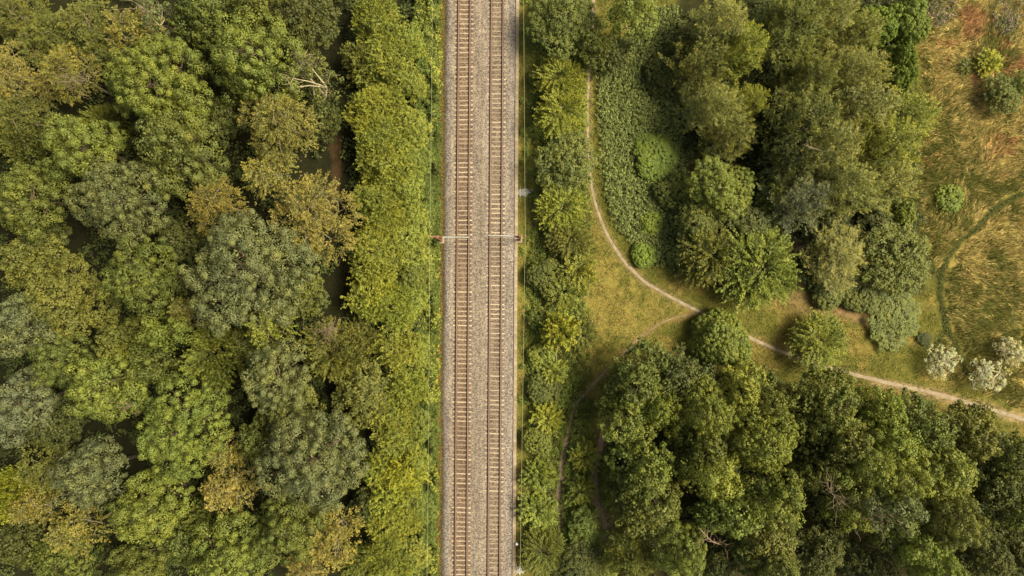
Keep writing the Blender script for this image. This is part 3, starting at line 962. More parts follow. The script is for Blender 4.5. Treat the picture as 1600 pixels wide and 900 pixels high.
# ------------------------------------------------------------------ trees and shrubs, one row each
NAME = {'ash': ('broadleaf_tree', 'tree'), 'maple': ('broadleaf_tree', 'tree'), 'gold': ('birch_tree', 'tree'), 'feather': ('hedge_shrub', 'shrub'),
        'star': ('shrub', 'shrub'), 'willow': ('willow_tree', 'tree'), 'bush': ('bush', 'bush'), 'pale': ('pale_leaved_tree', 'tree')}

WEST = [
 ('gold', 20, 25, 50, 9, 'olive', 'blurry olive green tree filling the corner of the wood furthest from the footpath'),
 ('gold', 70, 50, 48, 10, 'olive', 'olive tree with faint gold tips, second in from the upper wood corner'),
 ('gold', 125, 35, 42, 10, 'olive', 'olive brown birch between the corner tree and the small gold birch'),
 ('gold', 205, 50, 42, 13, 'gold', 'bright gold birch at the upper edge of the wood, beside the bare pale twigs'),
 ('gold', 160, 75, 32, 10, 'olive', 'dull olive birch tucked under the bright gold birch of the upper edge'),
 ('gold', 25, 115, 50, 11, 'gold', 'dull gold birch on the wood edge below the blurry corner tree'),
 ('gold', 100, 112, 50, 13, 'gold', 'gold birch with a fan of bare white twigs showing at its foot'),
 ('gold', 22, 180, 45, 11, 'olive', 'olive tree on the picture edge above the pale spiky tree'),
 ('star', 30, 222, 38, 9, 'olive', 'spiky olive tree on the picture edge below the olive and gold birches'),
 ('pale', 243, 28, 40, 12, 'grey', 'sparse pale-leaved tree with bare branches at the upper edge of the wood'),
 ('maple', 310, 20, 45, 12, 'mid', 'dark leafy tree on the upper edge, between the sparse pale tree and two ash crowns'),
 ('maple', 395, 8, 50, 12, 'mid', 'green crown cut by the upper edge, above the bright round crown'),
 ('maple', 468, 28, 50, 12, 'dark', 'dark green tree at the upper edge beside the shaded lane'),
 ('maple', 280, 95, 40, 10, 'dark', 'dark small tree squeezed behind the widest bright crown of the upper wood'),
 ('ash', 245, 128, 88, 15, 'bright', 'wide bright green lumpy crown below the sparse pale tree and gold birch'),
 ('ash', 388, 82, 72, 15, 'bright', 'bright green round crown beside the dark tree with the bare forked branch'),
 ('pale', 478, 118, 55, 12, 'mid', 'dark thin-leaved tree with a bare forked branch, next to the shaded lane'),
 ('maple', 492, 185, 34, 8, 'dark', 'low dark green tree by the shaded lane, below the forked branch'),
 ('ash', 272, 235, 74, 15, 'mid', 'mid green lumpy crown right under the widest bright crown'),
 ('ash', 118, 225, 62, 14, 'bright', 'bright green crown between the gold birch with white twigs and the grey-green crown'),
 ('star', 160, 188, 32, 9, 'olive', 'pale spiky tree poking up between two bright crowns'),
 ('ash', 185, 312, 80, 15, 'grey', 'dull grey-green round crown below the two bright and mid green crowns'),
 ('ash', 38, 308, 58, 13, 'mid', 'green crown at the picture edge beside the dull grey-green round crown'),
 ('gold', 428, 190, 62, 14, 'gold', 'tall gold birch below the bright round crown, nearest gold tree to the forked branch'),
 ('gold', 412, 268, 38, 11, 'gold', 'small dull gold birch between the tall gold birch and the bare-limbed one'),
 ('gold', 332, 318, 46, 13, 'gold', 'yellow gold birch beside the big grey-green crown, set off on its own in the dark'),
 ('gold', 480, 338, 68, 13, 'gold', 'spreading gold birch with long bare white limbs beside the shaded lane'),
 ('maple', 300, 275, 36, 9, 'dark', 'dark low tree in the gap above the yellow gold birch'),
 ('ash', 385, 425, 100, 16, 'grey', 'huge grey-green lumpy crown below the spreading gold birch with bare limbs'),
 ('ash', 212, 432, 60, 14, 'mid', 'mid green crown touching the huge grey-green crown on its side away from the railway'),
 ('maple', 85, 470, 70, 12, 'olive', 'yellowish leafy tree below the green crown at the picture edge'),
 ('maple', 40, 405, 44, 11, 'olive', 'small olive tree on the picture edge above the yellowish leafy tree'),
 ('maple', 275, 375, 38, 10, 'dark', 'dark tree in the gap between grey-green round crown and huge grey-green crown'),
 ('gold', 290, 487, 22, 13, 'gold', 'tiny golden tuft of a birch beside the huge grey-green crown'),
 ('ash', 258, 518, 32, 14, 'bright', 'small bright tree top just below the tiny golden birch tuft'),
 ('ash', 20, 512, 58, 14, 'grey', 'grey-green crown cut by the picture edge, beside the yellowish leafy tree'),
 ('ash', 88, 568, 48, 13, 'mid', 'olive green crown below the yellowish leafy tree'),
 ('maple', 185, 540, 40, 11, 'olive', 'small leafy tree above the yellow-green lumpy crown'),
 ('ash', 162, 605, 64, 14, 'bright', 'yellow-green lumpy crown beside the reddish bare twigs'),
 ('ash', 15, 635, 66, 14, 'blue', 'bluish grey-green crown at the picture edge, lower half'),
 ('ash', 238, 570, 32, 12, 'mid', 'small round green top between the yellow-green crown and the spiky tree'),
 ('star', 330, 553, 46, 11, 'bright', 'spiky light green tree with starry shoots below the huge grey-green crown'),
 ('gold', 418, 510, 34, 12, 'yellow', 'small yellow-green tree top at the foot of the huge grey-green crown'),
 ('maple', 375, 545, 34, 9, 'dark', 'dark leafy tree between the spiky light tree and the twin grey-green top'),
 ('ash', 425, 590, 58, 14, 'grey', 'grey-green top between the spiky light tree and the shrub with dead twigs'),
 ('star', 515, 550, 46, 8, 'olive', 'starry olive tree under the fan of dead brown twigs, facing the hedge'),
 ('maple', 442, 645, 50, 11, 'olive', 'olive leafy tree just above the largest grey-green crown'),
 ('ash', 282, 672, 78, 15, 'bright', 'bright green broad crown in the lower wood, between two grey-green crowns'),
 ('ash', 132, 748, 60, 14, 'grey', 'grey-green crown beside the bright round crown of the lower wood'),
 ('ash', 225, 795, 60, 15, 'bright', 'bright tight round crown near the lower edge, beside the reddish twig tuft'),
 ('ash', 488, 722, 90, 16, 'grey', 'largest grey-green crown of the lower wood, facing the hedge'),
 ('ash', 452, 832, 54, 13, 'mid', 'mid green crown below the largest grey-green crown'),
 ('ash', 350, 872, 66, 14, 'bright', 'bright green crown cut by the lower edge, beside the brown birch'),
 ('gold', 514, 845, 44, 12, 'gold', 'drooping brown-gold birch by the hedge near the lower edge'),
 ('gold', 470, 888, 36, 12, 'gold', 'gold birch cut by the lower edge under the mid green crown'),
 ('gold', 354, 762, 40, 12, 'gold', 'brown-gold birch between the bright broad crown and the largest grey-green one'),
 ('gold', 350, 705, 30, 11, 'gold', 'small rusty gold birch top between the bright broad crown and the olive leafy tree'),
 ('gold', 52, 795, 36, 12, 'gold', 'small gold birch by the picture edge, lower corner of the wood'),
 ('gold', 112, 835, 40, 12, 'gold', 'pale gold birch beside the bright tight round crown'),
 ('star', 6, 772, 38, 12, 'lime', 'vivid yellow-green tree top on the picture edge near the lower corner'),
 ('gold', 62, 735, 36, 11, 'olive', 'grey olive birch above the small gold birch of the lower corner'),
 ('maple', 22, 850, 50, 11, 'dark', 'dark leafy tree in the lower corner of the wood'),
 ('maple', 85, 885, 48, 11, 'mid', 'dark green tree on the lower edge beside the pale gold birch'),
 ('ash', 205, 893, 50, 13, 'mid', 'green crown cut by the lower edge below the bright tight round crown'),
 ('star', 322, 800, 36, 10, 'mid', 'small spiky tree beside the brown-gold birch, lower wood'),
 ('maple', 285, 850, 40, 10, 'mid', 'small leafy tree on the lower edge between two bright crowns'),
 ('maple', 70, 665, 44, 10, 'dark', 'dark tree in the gap under the yellow-green lumpy crown'),
 ('maple', 395, 690, 40, 10, 'mid', 'leafy tree half hidden behind the largest grey-green crown'),
 ('maple', 60, 370, 36, 10, 'dark', 'dark tree below the green crown at the picture edge'),
 ('maple', 345, 180, 40, 9, 'dark', 'dark tree in the gap beneath the bright round crown, beside the tall gold birch'),
 ('maple', 465, 458, 38, 9, 'mid', 'green tree at the hedge side of the huge grey-green crown'),
]
HEDGE = [
 ('feather', 587, 28, 52, 7, 'yellow', 'yellow-topped feathery hedge shrub, first from the upper edge'),
 ('feather', 597, 90, 58, 7, 'yellow', 'green feathery hedge shrub just below the yellow-topped first one'),
 ('feather', 565, 95, 36, 6, 'olive', 'small hedge shrub bulging over the shaded lane near the upper edge'),
 ('feather', 585, 165, 52, 7, 'yellow', 'feathery hedge shrub opposite the low dark tree across the shaded lane'),
 ('feather', 599, 245, 58, 7, 'yellow', 'yellow-green feathery hedge shrub opposite the tall gold birch'),
 ('feather', 589, 312, 54, 7, 'yellow', 'feathery hedge shrub opposite the birch with bare white limbs'),
 ('maple', 639, 60, 28, 5, 'yellow', 'leafy hedge bush on the bank side, nearest the upper edge'),
 ('maple', 640, 200, 32, 5, 'yellow', 'leafy hedge bush on the bank side, uphill of the yellow-green shrub'),
 ('maple', 637, 290, 30, 5, 'yellow', 'leafy hedge bush on the bank side, second above the mast'),
 ('feather', 585, 392, 52, 7, 'yellow', 'broad feathery hedge shrub level with the masts'),
 ('maple', 629, 380, 38, 5, 'yellow', 'bright leafy hedge bush level with the masts, bank side'),
 ('feather', 577, 452, 44, 6, 'yellow', 'feathery hedge shrub beside the tree with dead brown twigs, upper of two'),
 ('feather', 609, 480, 48, 6, 'yellow', 'golden yellow feathery hedge shrub with reddish shoots'),
 ('feather', 615, 545, 44, 6, 'yellow', 'feathery hedge shrub between the golden yellow one and the round olive one'),
 ('feather', 560, 530, 36, 5, 'olive', 'small olive hedge shrub just under the dead brown twigs'),
 ('maple', 563, 615, 52, 7, 'olive', 'round olive hedge shrub standing out into the dark gap'),
 ('feather', 632, 610, 38, 6, 'yellow', 'yellow hedge shrub behind the round olive one, bank side'),
 ('feather', 619, 680, 48, 6, 'yellow', 'bright yellow-green feathery hedge shrub opposite the largest grey-green crown'),
 ('feather', 629, 745, 42, 6, 'lime', 'yellowest feathery hedge shrub in the lower stretch of hedge'),
 ('feather', 595, 735, 34, 5, 'yellow', 'small feathery hedge shrub next to the largest grey-green crown'),
 ('feather', 615, 815, 48, 6, 'yellow', 'feathery hedge shrub opposite the drooping brown-gold birch'),
 ('feather', 602, 880, 50, 6, 'yellow', 'feathery hedge shrub cut by the lower edge'),
 ('feather', 562, 882, 36, 5, 'mid', 'darker green hedge shrub at the lower edge by the gold birch'),
 ('maple', 577, 795, 30, 5, 'dark', 'dark hedge bush in the gap beside the drooping brown-gold birch'),
 ('maple', 645, 470, 26, 4, 'yellow', 'small leafy bush on the bank side of the golden yellow hedge shrub'),
 ('maple', 643, 870, 26, 4, 'yellow', 'small leafy bush on the bank side at the lower edge'),
 ('maple', 645, 130, 26, 4, 'yellow', 'small leafy bush on the bank side, between two larger leafy ones'),
 ('maple', 646, 248, 27, 4, 'bright', 'leafy bank side bush between the second and third leafy ones, opposite the tall gold birch'),
 ('maple', 648, 338, 26, 4, 'yellow', 'leafy bank side bush just above the bright one level with the masts'),
 ('maple', 647, 428, 28, 4, 'bright', 'leafy bank side bush just below the bright one level with the masts'),
 ('maple', 650, 545, 26, 4, 'yellow', 'leafy bank side bush above the yellow shrub that hides behind the round olive one'),
 ('maple', 648, 668, 27, 4, 'bright', 'leafy bank side bush opposite the olive leafy tree of the wood'),
 ('maple', 648, 720, 25, 4, 'yellow', 'leafy bank side bush next to the yellowest feathery hedge shrub'),
 ('maple', 648, 800, 27, 4, 'bright', 'leafy bank side bush opposite the drooping brown-gold birch'),
 ('feather', 585, 210, 48, 6, 'yellow', 'feathery hedge shrub overlapping the yellow-green one opposite the tall gold birch'),
 ('feather', 600, 350, 48, 6, 'yellow', 'feathery hedge shrub just above the broad one level with the masts'),
 ('feather', 605, 645, 46, 6, 'yellow', 'feathery hedge shrub just below the round olive one'),
 ('feather', 605, 780, 44, 6, 'yellow', 'feathery hedge shrub just below the yellowest one'),
]
LINE = [
 ('maple', 888, 30, 56, 7, 'mid', 'tall dense green tree at the upper edge, over the head of the footpath'),
 ('ash', 985, 12, 44, 11, 'bright', 'bright green tree top at the upper edge beside the footpath head'),
 ('star', 965, 80, 24, 5, 'grey', 'small blue-green spiky shrub at the upper end of the nettle bed'),
 ('maple', 925, 70, 30, 7, 'mid', 'green tree leaning over the footpath head below the tall dense tree'),
 ('bush', 838, 120, 13, 1.6, 'bright', 'tiny round bush alone in the grass verge near the upper edge'),
 ('star', 876, 118, 38, 5, 'yellow', 'yellow-green starry shrub beside the footpath, upper of a touching pair'),
 ('star', 880, 172, 44, 5, 'yellow', 'yellow-green starry shrub beside the footpath, lower of a touching pair'),
 ('maple', 886, 258, 46, 6, 'mid', 'dense dark round shrub with pale leaf tips beside the footpath'),
 ('star', 880, 325, 38, 4.5, 'yellow', 'yellow tufted shrub just below the dense dark round shrub'),
 ('star', 893, 372, 36, 4, 'olive', 'olive shrub where the footpath leaves the line of shrubs'),
 ('star', 905, 422, 27, 3.5, 'yellow', 'yellow-green round shrub above the lime tree with the grey stem'),
 ('bush', 856, 432, 32, 2.5, 'mid', 'dark green bush on the verge beside the yellow-green round shrub'),
 ('star', 880, 455, 27, 3, 'bright', 'small green shrub between the yellow-green round shrub and the verge'),
 ('star', 876, 517, 29, 5, 'lime', 'vivid lime yellow little tree with a bare grey stem at its foot'),
 ('star', 910, 523, 24, 2.5, 'olive', 'faint olive shrub half merged in grass beside the vivid lime little tree'),
 ('star', 866, 582, 20, 2.4, 'yellow', 'small yellow-green shrub just below the bare grey stem'),
 ('bush', 850, 610, 30, 2.0, 'mid', 'low green bush on the verge, below the small yellow-green shrub'),
 ('star', 855, 655, 24, 2.6, 'yellow', 'yellow-green shrub where the branch path bends towards the railway'),
 ('bush', 841, 690, 25, 2.4, 'bright', 'leafy bush in the verge thicket beside the bend of the branch path'),
 ('star', 842, 745, 24, 2.8, 'bright', 'green shrub of the verge thicket beside the shaded part of branch path'),
 ('star', 840, 800, 28, 2.8, 'bright', 'shrub of the verge thicket level with the white marker post'),
 ('star', 850, 862, 34, 3.4, 'olive', 'grey olive starry shrub of the verge thicket at the lower edge'),
 ('star', 914, 715, 22, 2.8, 'yellow', 'starry fern-like shrub between the two dark soil paths, upper one'),
 ('star', 909, 768, 24, 2.8, 'bright', 'starry fern-like shrub between the two dark soil paths, middle one'),
 ('maple', 914, 825, 31, 3.6, 'bright', 'leafy green shrub between the two dark soil paths, lowest one'),
 ('maple', 905, 885, 36, 3.6, 'dark', 'dark leafy shrub cut by the lower edge between the soil paths'),
 ('bush', 848, 500, 20, 1.6, 'mid', 'low bush on the verge level with the vivid lime little tree'),
 ('bush', 846, 560, 20, 1.6, 'bright', 'low bush on the verge level with the bare grey stem'),
]
NORTH = [
 ('bush', 1027, 240, 40, 1.8, 'fresh', 'smooth round green bush in the nettle bed, largest of four mounds'),
 ('bush', 1056, 302, 30, 2.6, 'mid', 'darker smooth bush mound between nettle bed and leafy shrubs'),
 ('bush', 1018, 350, 17, 1.2, 'fresh', 'small round bush mound in the nettles above the path bend'),
 ('bush', 1006, 399, 17, 1.2, 'fresh', 'small round bush mound nearest the path bend'),
 ('bush', 1042, 115, 36, 2.2, 'dark', 'low dark green bush mound at the shaded upper end of the nettle bed'),
 ('maple', 1068, 80, 26, 5, 'dark', 'dark tree at the shaded upper end of nettle bed, beside the willows'),
 ('willow', 1128, 35, 50, 11, 'silver', 'feathery willow cut by the upper edge, nearest the railway'),
 ('willow', 1160, 70, 36, 11, 'yellow', 'yellowish willow crown next to the dark opening in the willow stand'),
 ('willow', 1098, 100, 40, 10, 'olive', 'olive willow on the nettle bed side of the stand, upper part'),
 ('willow', 1120, 165, 50, 11, 'silver', 'pale willow with sunlit plumes above the shaded gap'),
 ('willow', 1172, 160, 26, 10, 'yellow', 'small bright yellow plume of willow by the dark opening'),
 ('willow', 1138, 212, 38, 9, 'olive', 'olive willow below the pale sunlit plumes'),
 ('willow', 1245, 35, 62, 11, 'olive', 'broad dark willow at the upper edge, beyond the dark opening'),
 ('willow', 1300, 15, 50, 11, 'silver', 'silvery willow cut by the upper edge, beside the fine clipped bush'),
 ('willow', 1345, 45, 30, 9, 'silver', 'grey small willow touching the round fine-leaved bush'),
 ('bush', 1372, 38, 32, 4.5, 'fresh', 'round fine-leaved green bush at the upper edge of the willow stand'),
 ('bush', 1422, 28, 38, 4.0, 'fresh', 'bright green bush bordering the meadow at the upper edge'),
 ('bush', 1412, 88, 26, 4.5, 'fresh', 'tall smooth green bush bordering the meadow, upper of its pair'),
 ('bush', 1410, 120, 27, 4.5, 'fresh', 'tall smooth green bush bordering the meadow, lower of its pair'),
 ('willow', 1340, 108, 54, 11, 'silver', 'silver-edged willow beside the tall smooth green bushes'),
 ('willow', 1275, 120, 50, 11, 'olive', 'dark olive willow in the middle of the stand, below the broad dark willow'),
 ('willow', 1345, 165, 50, 12, 'silver', 'pale bushy willow, below the silver-edged one'),
 ('willow', 1255, 185, 50, 12, 'olive', 'olive willow with light tips, above the broken pale branch'),
 ('willow', 1420, 180, 40, 9, 'yellow', 'yellow-green willow spilling onto the meadow'),
 ('willow', 1298, 225, 58, 12, 'silver', 'willow with the broken pale branch across its crown'),
 ('willow', 1388, 225, 48, 11, 'yellow', 'sunlit willow below the yellow-green one, facing the meadow'),
 ('willow', 1238, 250, 42, 10, 'dark', 'dark willow beside the shaded gap in the stand'),
 ('willow', 1330, 280, 52, 11, 'silver', 'grey-green willow sloping down to the understorey'),
 ('willow', 1390, 285, 44, 10, 'silver', 'light willow at the lower meadow corner of the stand'),
 ('willow', 1255, 312, 42, 9, 'blue', 'blue-grey feathery tree at the foot of the willow stand'),
 ('maple', 1130, 292, 56, 8, 'bright', 'yellow-green leafy tree beside the darker smooth bush mound'),
 ('maple', 1090, 345, 34, 6, 'mid', 'small leafy tree between the nettle bed and the starry shrubs'),
 ('star', 1112, 400, 50, 6, 'olive', 'starry olive shrub facing the path bend, left one of a pair'),
 ('star', 1192, 420, 62, 6.5, 'bright', 'big starry green shrub beside the brushwood pile'),
 ('maple', 1175, 345, 46, 5, 'dark', 'dark low tree in the shade behind the big starry shrub'),
 ('willow', 1312, 400, 50, 6, 'silver', 'lone silvery plume-like tree beside the brushwood pile'),
 ('maple', 1408, 402, 52, 6, 'mid', 'rounded leafy shrub on the meadow side of the lone silvery tree'),
 ('maple', 1372, 345, 36, 5, 'dark', 'dark leafy shrub between the lone silvery tree and the willow stand'),
 ('bush', 1412, 335, 22, 4, 'bright', 'bright bush on the meadow corner under the light willow'),
 ('maple', 1300, 345, 34, 4, 'dark', 'dark undergrowth shrub just above the lone silvery tree'),
 ('bush', 1300, 448, 34, 1.8, 'mid', 'low green bush on the glade edge under the lone silvery tree'),
 ('bush', 1350, 455, 36, 1.8, 'mid', 'low green bush on the glade edge under the rounded leafy shrub'),
 ('maple', 1210, 300, 26, 6, 'mid', 'leafy tree between the blue-grey tree and the shaded gap'),
]
GLADE = [
 ('bush', 1130, 530, 50, 5.2, 'bright', 'round green shrub standing astride the footpath fork'),
 ('star', 1285, 536, 46, 4.2, 'bright', 'light starry shrub alone beside the footpath in the glade'),
 ('maple', 1400, 500, 40, 1.5, 'mid', 'low ragged scrub patch by the bare earth strip in the glade'),
 ('maple', 1445, 530, 12, 0.8, 'dark', 'tiny dark green bush next to the trampled meadow track'),
 ('star', 1548, 96, 20, 2.0, 'lime', 'bright round bush alone in the straw meadow, uppermost'),
 ('star', 1512, 103, 14, 1.0, 'olive', 'small flat spiky plant beside the bright round meadow bush'),
 ('maple', 1572, 145, 28, 3.4, 'mid', 'darker bush in the straw meadow, by the picture edge'),
 ('maple', 1600, 135, 22, 3.2, 'bright', 'green bush cut by the picture edge, next to the darker meadow bush'),
 ('bush', 1487, 309, 20, 1.2, 'fresh', 'flat round green bush in the straw meadow, above the trampled track'),
 ('pale', 1478, 566, 32, 3.0, 'pale', 'whitish-leaved bush beside the trampled meadow track, footpath side'),
 ('pale', 1548, 588, 34, 3.0, 'pale', 'whitish-leaved bush just across the trampled track from its twin'),
 ('pale', 1584, 552, 28, 3.4, 'pale', 'whitish-leaved bush with bare white twigs at the picture edge'),
]
SOUTH = [  # several sunlit crowns here get the 'bright' tone, their light put into leaf colour
 ('maple', 1005, 598, 54, 11, 'mid', 'dark green tree at the corner of the lower wood by the branch path'),
 ('maple', 1062, 595, 50, 11, 'dark', 'dark tree below the round shrub at the footpath fork'),
 ('maple', 988, 650, 46, 11, 'bright', 'green tree on the lower wood edge, beside the soil track'),
 ('maple', 1030, 645, 36, 12, 'bright', 'lighter yellowish tree top among dark ones at the lower wood corner'),
 ('maple', 1100, 648, 60, 14, 'bright', 'broad fine-leaved crown in the middle of the lower wood corner'),
 ('maple', 1165, 610, 40, 11, 'yellow', 'yellow-topped tree just below the footpath, beside the round fork shrub'),
 ('maple', 1205, 625, 40, 11, 'olive', 'olive tree below the footpath, next to the yellow-topped tree'),
 ('maple', 1190, 685, 58, 14, 'bright', 'broad light green crown below the olive and yellow-topped trees'),
 ('maple', 1110, 705, 50, 13, 'mid', 'green crown between the broad fine-leaved crown and the vivid yellow one'),
 ('maple', 1013, 735, 50, 13, 'bright', 'large green crown overhanging the soil track'),
 ('ash', 1112, 742, 40, 14, 'yellow', 'vivid yellow lumpy crown in the lower wood'),
 ('maple', 1020, 795, 56, 12, 'mid', 'leafy crown with reddish tips below the large crown over the soil track'),
 ('maple', 1150, 800, 56, 13, 'bright', 'green crown below the vivid yellow lumpy one'),
 ('ash', 1215, 780, 44, 14, 'bright', 'pale yellow-green crown facing the bare fallen branches'),
 ('maple', 1200, 838, 50, 12, 'olive', 'olive crown under the pale yellow-green crown'),
 ('feather', 985, 868, 52, 8, 'olive', 'feathery olive shrub at the lower edge beside the soil track'),
 ('ash', 1068, 868, 46, 12, 'bright', 'bright leafy crown at the lower edge, next to the feathery olive shrub'),
 ('maple', 1210, 888, 58, 13, 'mid', 'wide green crown cut by the lower edge, beside the bare fallen branches'),
 ('maple', 1125, 880, 36, 8, 'dark', 'dark low tree at the lower edge among bare branches'),
 ('maple', 1295, 640, 56, 13, 'mid', 'dull dark green crown below the footpath, middle of the lower wood edge'),
 ('maple', 1320, 695, 54, 13, 'olive', 'dull olive crown directly below the dark green one of the wood edge'),
 ('maple', 1275, 735, 36, 10, 'olive', 'small speckled tree in the dark gap above the bare fallen branches'),
 ('ash', 1355, 735, 52, 14, 'bright', 'soft lumpy green crown above the bare fallen branches'),
 ('maple', 1375, 640, 44, 11, 'bright', 'bright-edged tree beside the footpath, lower wood edge'),
 ('maple', 1400, 690, 48, 13, 'bright', 'green crown below the bright-edged tree'),
 ('maple', 1450, 670, 48, 11, 'mid', 'tree on the lower wood edge where the footpath is widest'),
 ('maple', 1520, 685, 50, 11, 'olive', 'olive tree on the lower wood edge, second from the picture edge'),
 ('maple', 1580, 715, 46, 11, 'mid', 'tree on the lower wood edge at the picture edge'),
 ('ash', 1420, 740, 54, 14, 'bright', 'lumpy crown in the middle of the lower wood, beside the soft one'),
 ('maple', 1480, 745, 56, 13, 'bright', 'leafy crown below the widest part of the footpath, second row'),
 ('maple', 1550, 770, 52, 12, 'dark', 'dark crown in second row near the picture edge'),
 ('maple', 1600, 790, 46, 12, 'mid', 'crown cut by the picture edge in the second row of the lower wood'),
 ('ash', 1395, 790, 44, 14, 'grey', 'pale lumpy crown hanging over the bare fallen trunk'),
 ('ash', 1495, 815, 52, 14, 'olive', 'olive lumpy crown on the dark corner side of the fallen trunk'),
 ('ash', 1330, 800, 34, 10, 'yellow', 'light yellow-green tree growing up through the bare fallen branches'),
 ('maple', 1290, 860, 44, 8, 'dark', 'dark low tree below the bare fallen branches'),
 ('ash', 1425, 850, 36, 12, 'bright', 'light green tree with bare limbs below the fallen trunk'),
 ('ash', 1465, 888, 50, 13, 'bright', 'light green crown cut by the lower edge near the dark corner'),
 ('maple', 1545, 865, 56, 12, 'dark', 'very dark crown in the lower corner of the picture'),
 ('maple', 1600, 870, 42, 11, 'dark', 'very dark crown at the extreme lower corner, cut by two picture edges'),
 ('maple', 1375, 890, 42, 9, 'dark', 'dark tree cut by the lower edge between light crowns'),
]
for rows_, grp in ((WEST, 'trees of the wood beyond the feathery hedge'), (HEDGE, 'shrubs of the feathery hedge by the railway'),
                   (LINE, 'shrubs between the railway verge and the footpath'), (NORTH, 'trees and bushes of the willow stand'),
                   (GLADE, 'single bushes in the glade and meadow'), (SOUTH, 'trees of the wood below the footpath')):
    for kd, px, py, r, h, tone, lab in rows_:
        nm, ct = NAME[kd]
        if grp.startswith('shrubs') and kd == 'maple' and r < 50: nm, ct = 'leafy_bush', 'bush'
        if kd == 'pale' and tone == 'pale': nm, ct = 'pale_leaved_bush', 'bush'
        plant(kd, px, py, r, h, tone, nm, ct, lab, grp)

# ------------------------------------------------------------------ bare wood: dead trees, branches, brush pile
def dead_tree(name, base, pts, r0, label, seed, nbr=9, blen=2.2, mat='deadwood', cat='dead tree'):
    """bare trunk through pts (px, py, z) with forking limbs"""
    rg = np.random.default_rng(seed)
    wp = [Vector((*P(a_, b_, z), z)) for a_, b_, z in pts]
    root = empty(name, (wp[0].x, wp[0].y, gz(wp[0].x, wp[0].y) - 0.1))
    tag(root, label, cat)
    o = root.location
    loc = [Vector(p) - Vector(o) for p in wp]
    mb = MB(); n = len(loc)
    mb.tube(loc, [r0 * (1 - 0.75 * i / (n - 1)) for i in range(n)], 8)
    if nbr > 5:
        mb.build('trunk', M[mat], root, True)
        mb = MB()
    for k in range(nbr):
        t = rg.uniform(0.35, 0.98) * (n - 1); i = min(int(t), n - 2)
        s = loc[i].lerp(loc[i + 1], t - i)
        ax = (loc[i + 1] - loc[i]).normalized()
        d = Vector(norm(np.array(ax) * 0.7 + rg.normal(0, 0.75, 3) + np.array([0, 0, 0.25])))
        L = blen * rg.uniform(0.6, 1.3)
        q = [s]
        for j in range(4):
            d = (d + Vector(rg.normal(0, 0.22, 3))).normalized(); q.append(q[-1] + d * L / 4)
        mb.tube(q, [r0 * .28, r0 * .22, r0 * .16, r0 * .10, 0.012], 5, cap=False)
        for j in range(5):
            m_ = q[1 + j % 4]
            d2 = Vector(norm(np.array(d) * 0.6 + rg.normal(0, 0.7, 3)))
            a1 = m_ + d2 * L * 0.25; a2 = a1 + (d2 + Vector(rg.normal(0, .35, 3))).normalized() * L * 0.25
            mb.tube([m_, a1, a2], [r0 * .16, r0 * .11, 0.012], 4, cap=False)
    mb.build('bare_limbs' if nbr > 5 else 'trunk', M[mat], root, True)
    return root
dead_tree('dead_tree', 0, [(1395, 850, 0), (1385, 838, 4.0), (1360, 818, 8.0), (1330, 795, 9.6), (1290, 764, 10.4)], 0.17, 'bare fallen tree with tangled pale branches lying across the lower wood', 4, 16, 2.6)
dead_tree('dead_tree', 0, [(1440, 850, 0), (1452, 842, 5), (1420, 826, 9.5), (1385, 800, 11.8), (1352, 778, 12.0)], 0.17, 'long pale bare trunk leaning across the gap beside the tangled fallen tree', 9, 9, 2.4)
dead_tree('dead_tree', 0, [(1140, 850, 0), (1130, 852, 5), (1112, 846, 9.5), (1092, 825, 11.5)], 0.14, 'thin bare tree in the dark gap at the lower edge near reddish-tipped crown', 14, 8, 2.2, 'twig')
dead_tree('dead_tree', 0, [(505, 520, 0), (508, 518, 4), (512, 520, 8.2), (514, 516, 9.6)], 0.10, 'fan of dead brown twigs at the edge of the wood facing the hedge', 6, 22, 2.2, 'twig')
dead_tree('dead_tree', 0, [(468, 110, 0), (466, 110, 7), (462, 100, 12.2), (472, 88, 13.0), (494, 84, 13.2)], 0.065, 'bare forked pale branch rising from the dark tree beside the lane', 21, 5, 2.0)
dead_tree('dead_tree', 0, [(140, 135, 0), (138, 136, 8), (124, 130, 11.5), (112, 122, 12.6)], 0.12, 'fan of bare white twigs at the foot of the gold birch', 22, 10, 2.2)
dead_tree('dead_tree', 0, [(205, 640, 0), (207, 640, 8), (203, 636, 12.2), (196, 628, 13.2)], 0.09, 'reddish bare twigs between the yellow-green and bright broad crowns', 24, 8, 1.4, 'twig')
dead_tree('dead_tree', 0, [(225, 15, 0), (226, 18, 8), (222, 12, 12.4), (212, 4, 13.2)], 0.13, 'thin dark bare branches beside the sparse pale-leaved tree at upper edge', 25, 10, 2.2)
dead_tree('dead_tree', 0, [(1290, 240, 0), (1292, 238, 8), (1272, 232, 11.9), (1256, 226, 12.6)], 0.09, 'broken pale branch across a willow crown', 26, 3, 1.0)
dead_tree('bare_stem', 0, [(870, 566, 0), (869, 560, 0.9), (869, 548, 2.2), (872, 538, 3.2)], 0.10, 'bare grey stem leaning at the foot of the vivid lime little tree', 27, 2, 0.6, 'bark_pale', 'stem')
dead_tree('bare_stem', 0, [(1572, 566, 0), (1570, 560, 1.6), (1568, 548, 3.0), (1570, 538, 3.8)], 0.09, 'bare white twigs sticking out of whitish-leaved bush at picture edge', 28, 5, 0.8, 'bark_pale', 'stem')

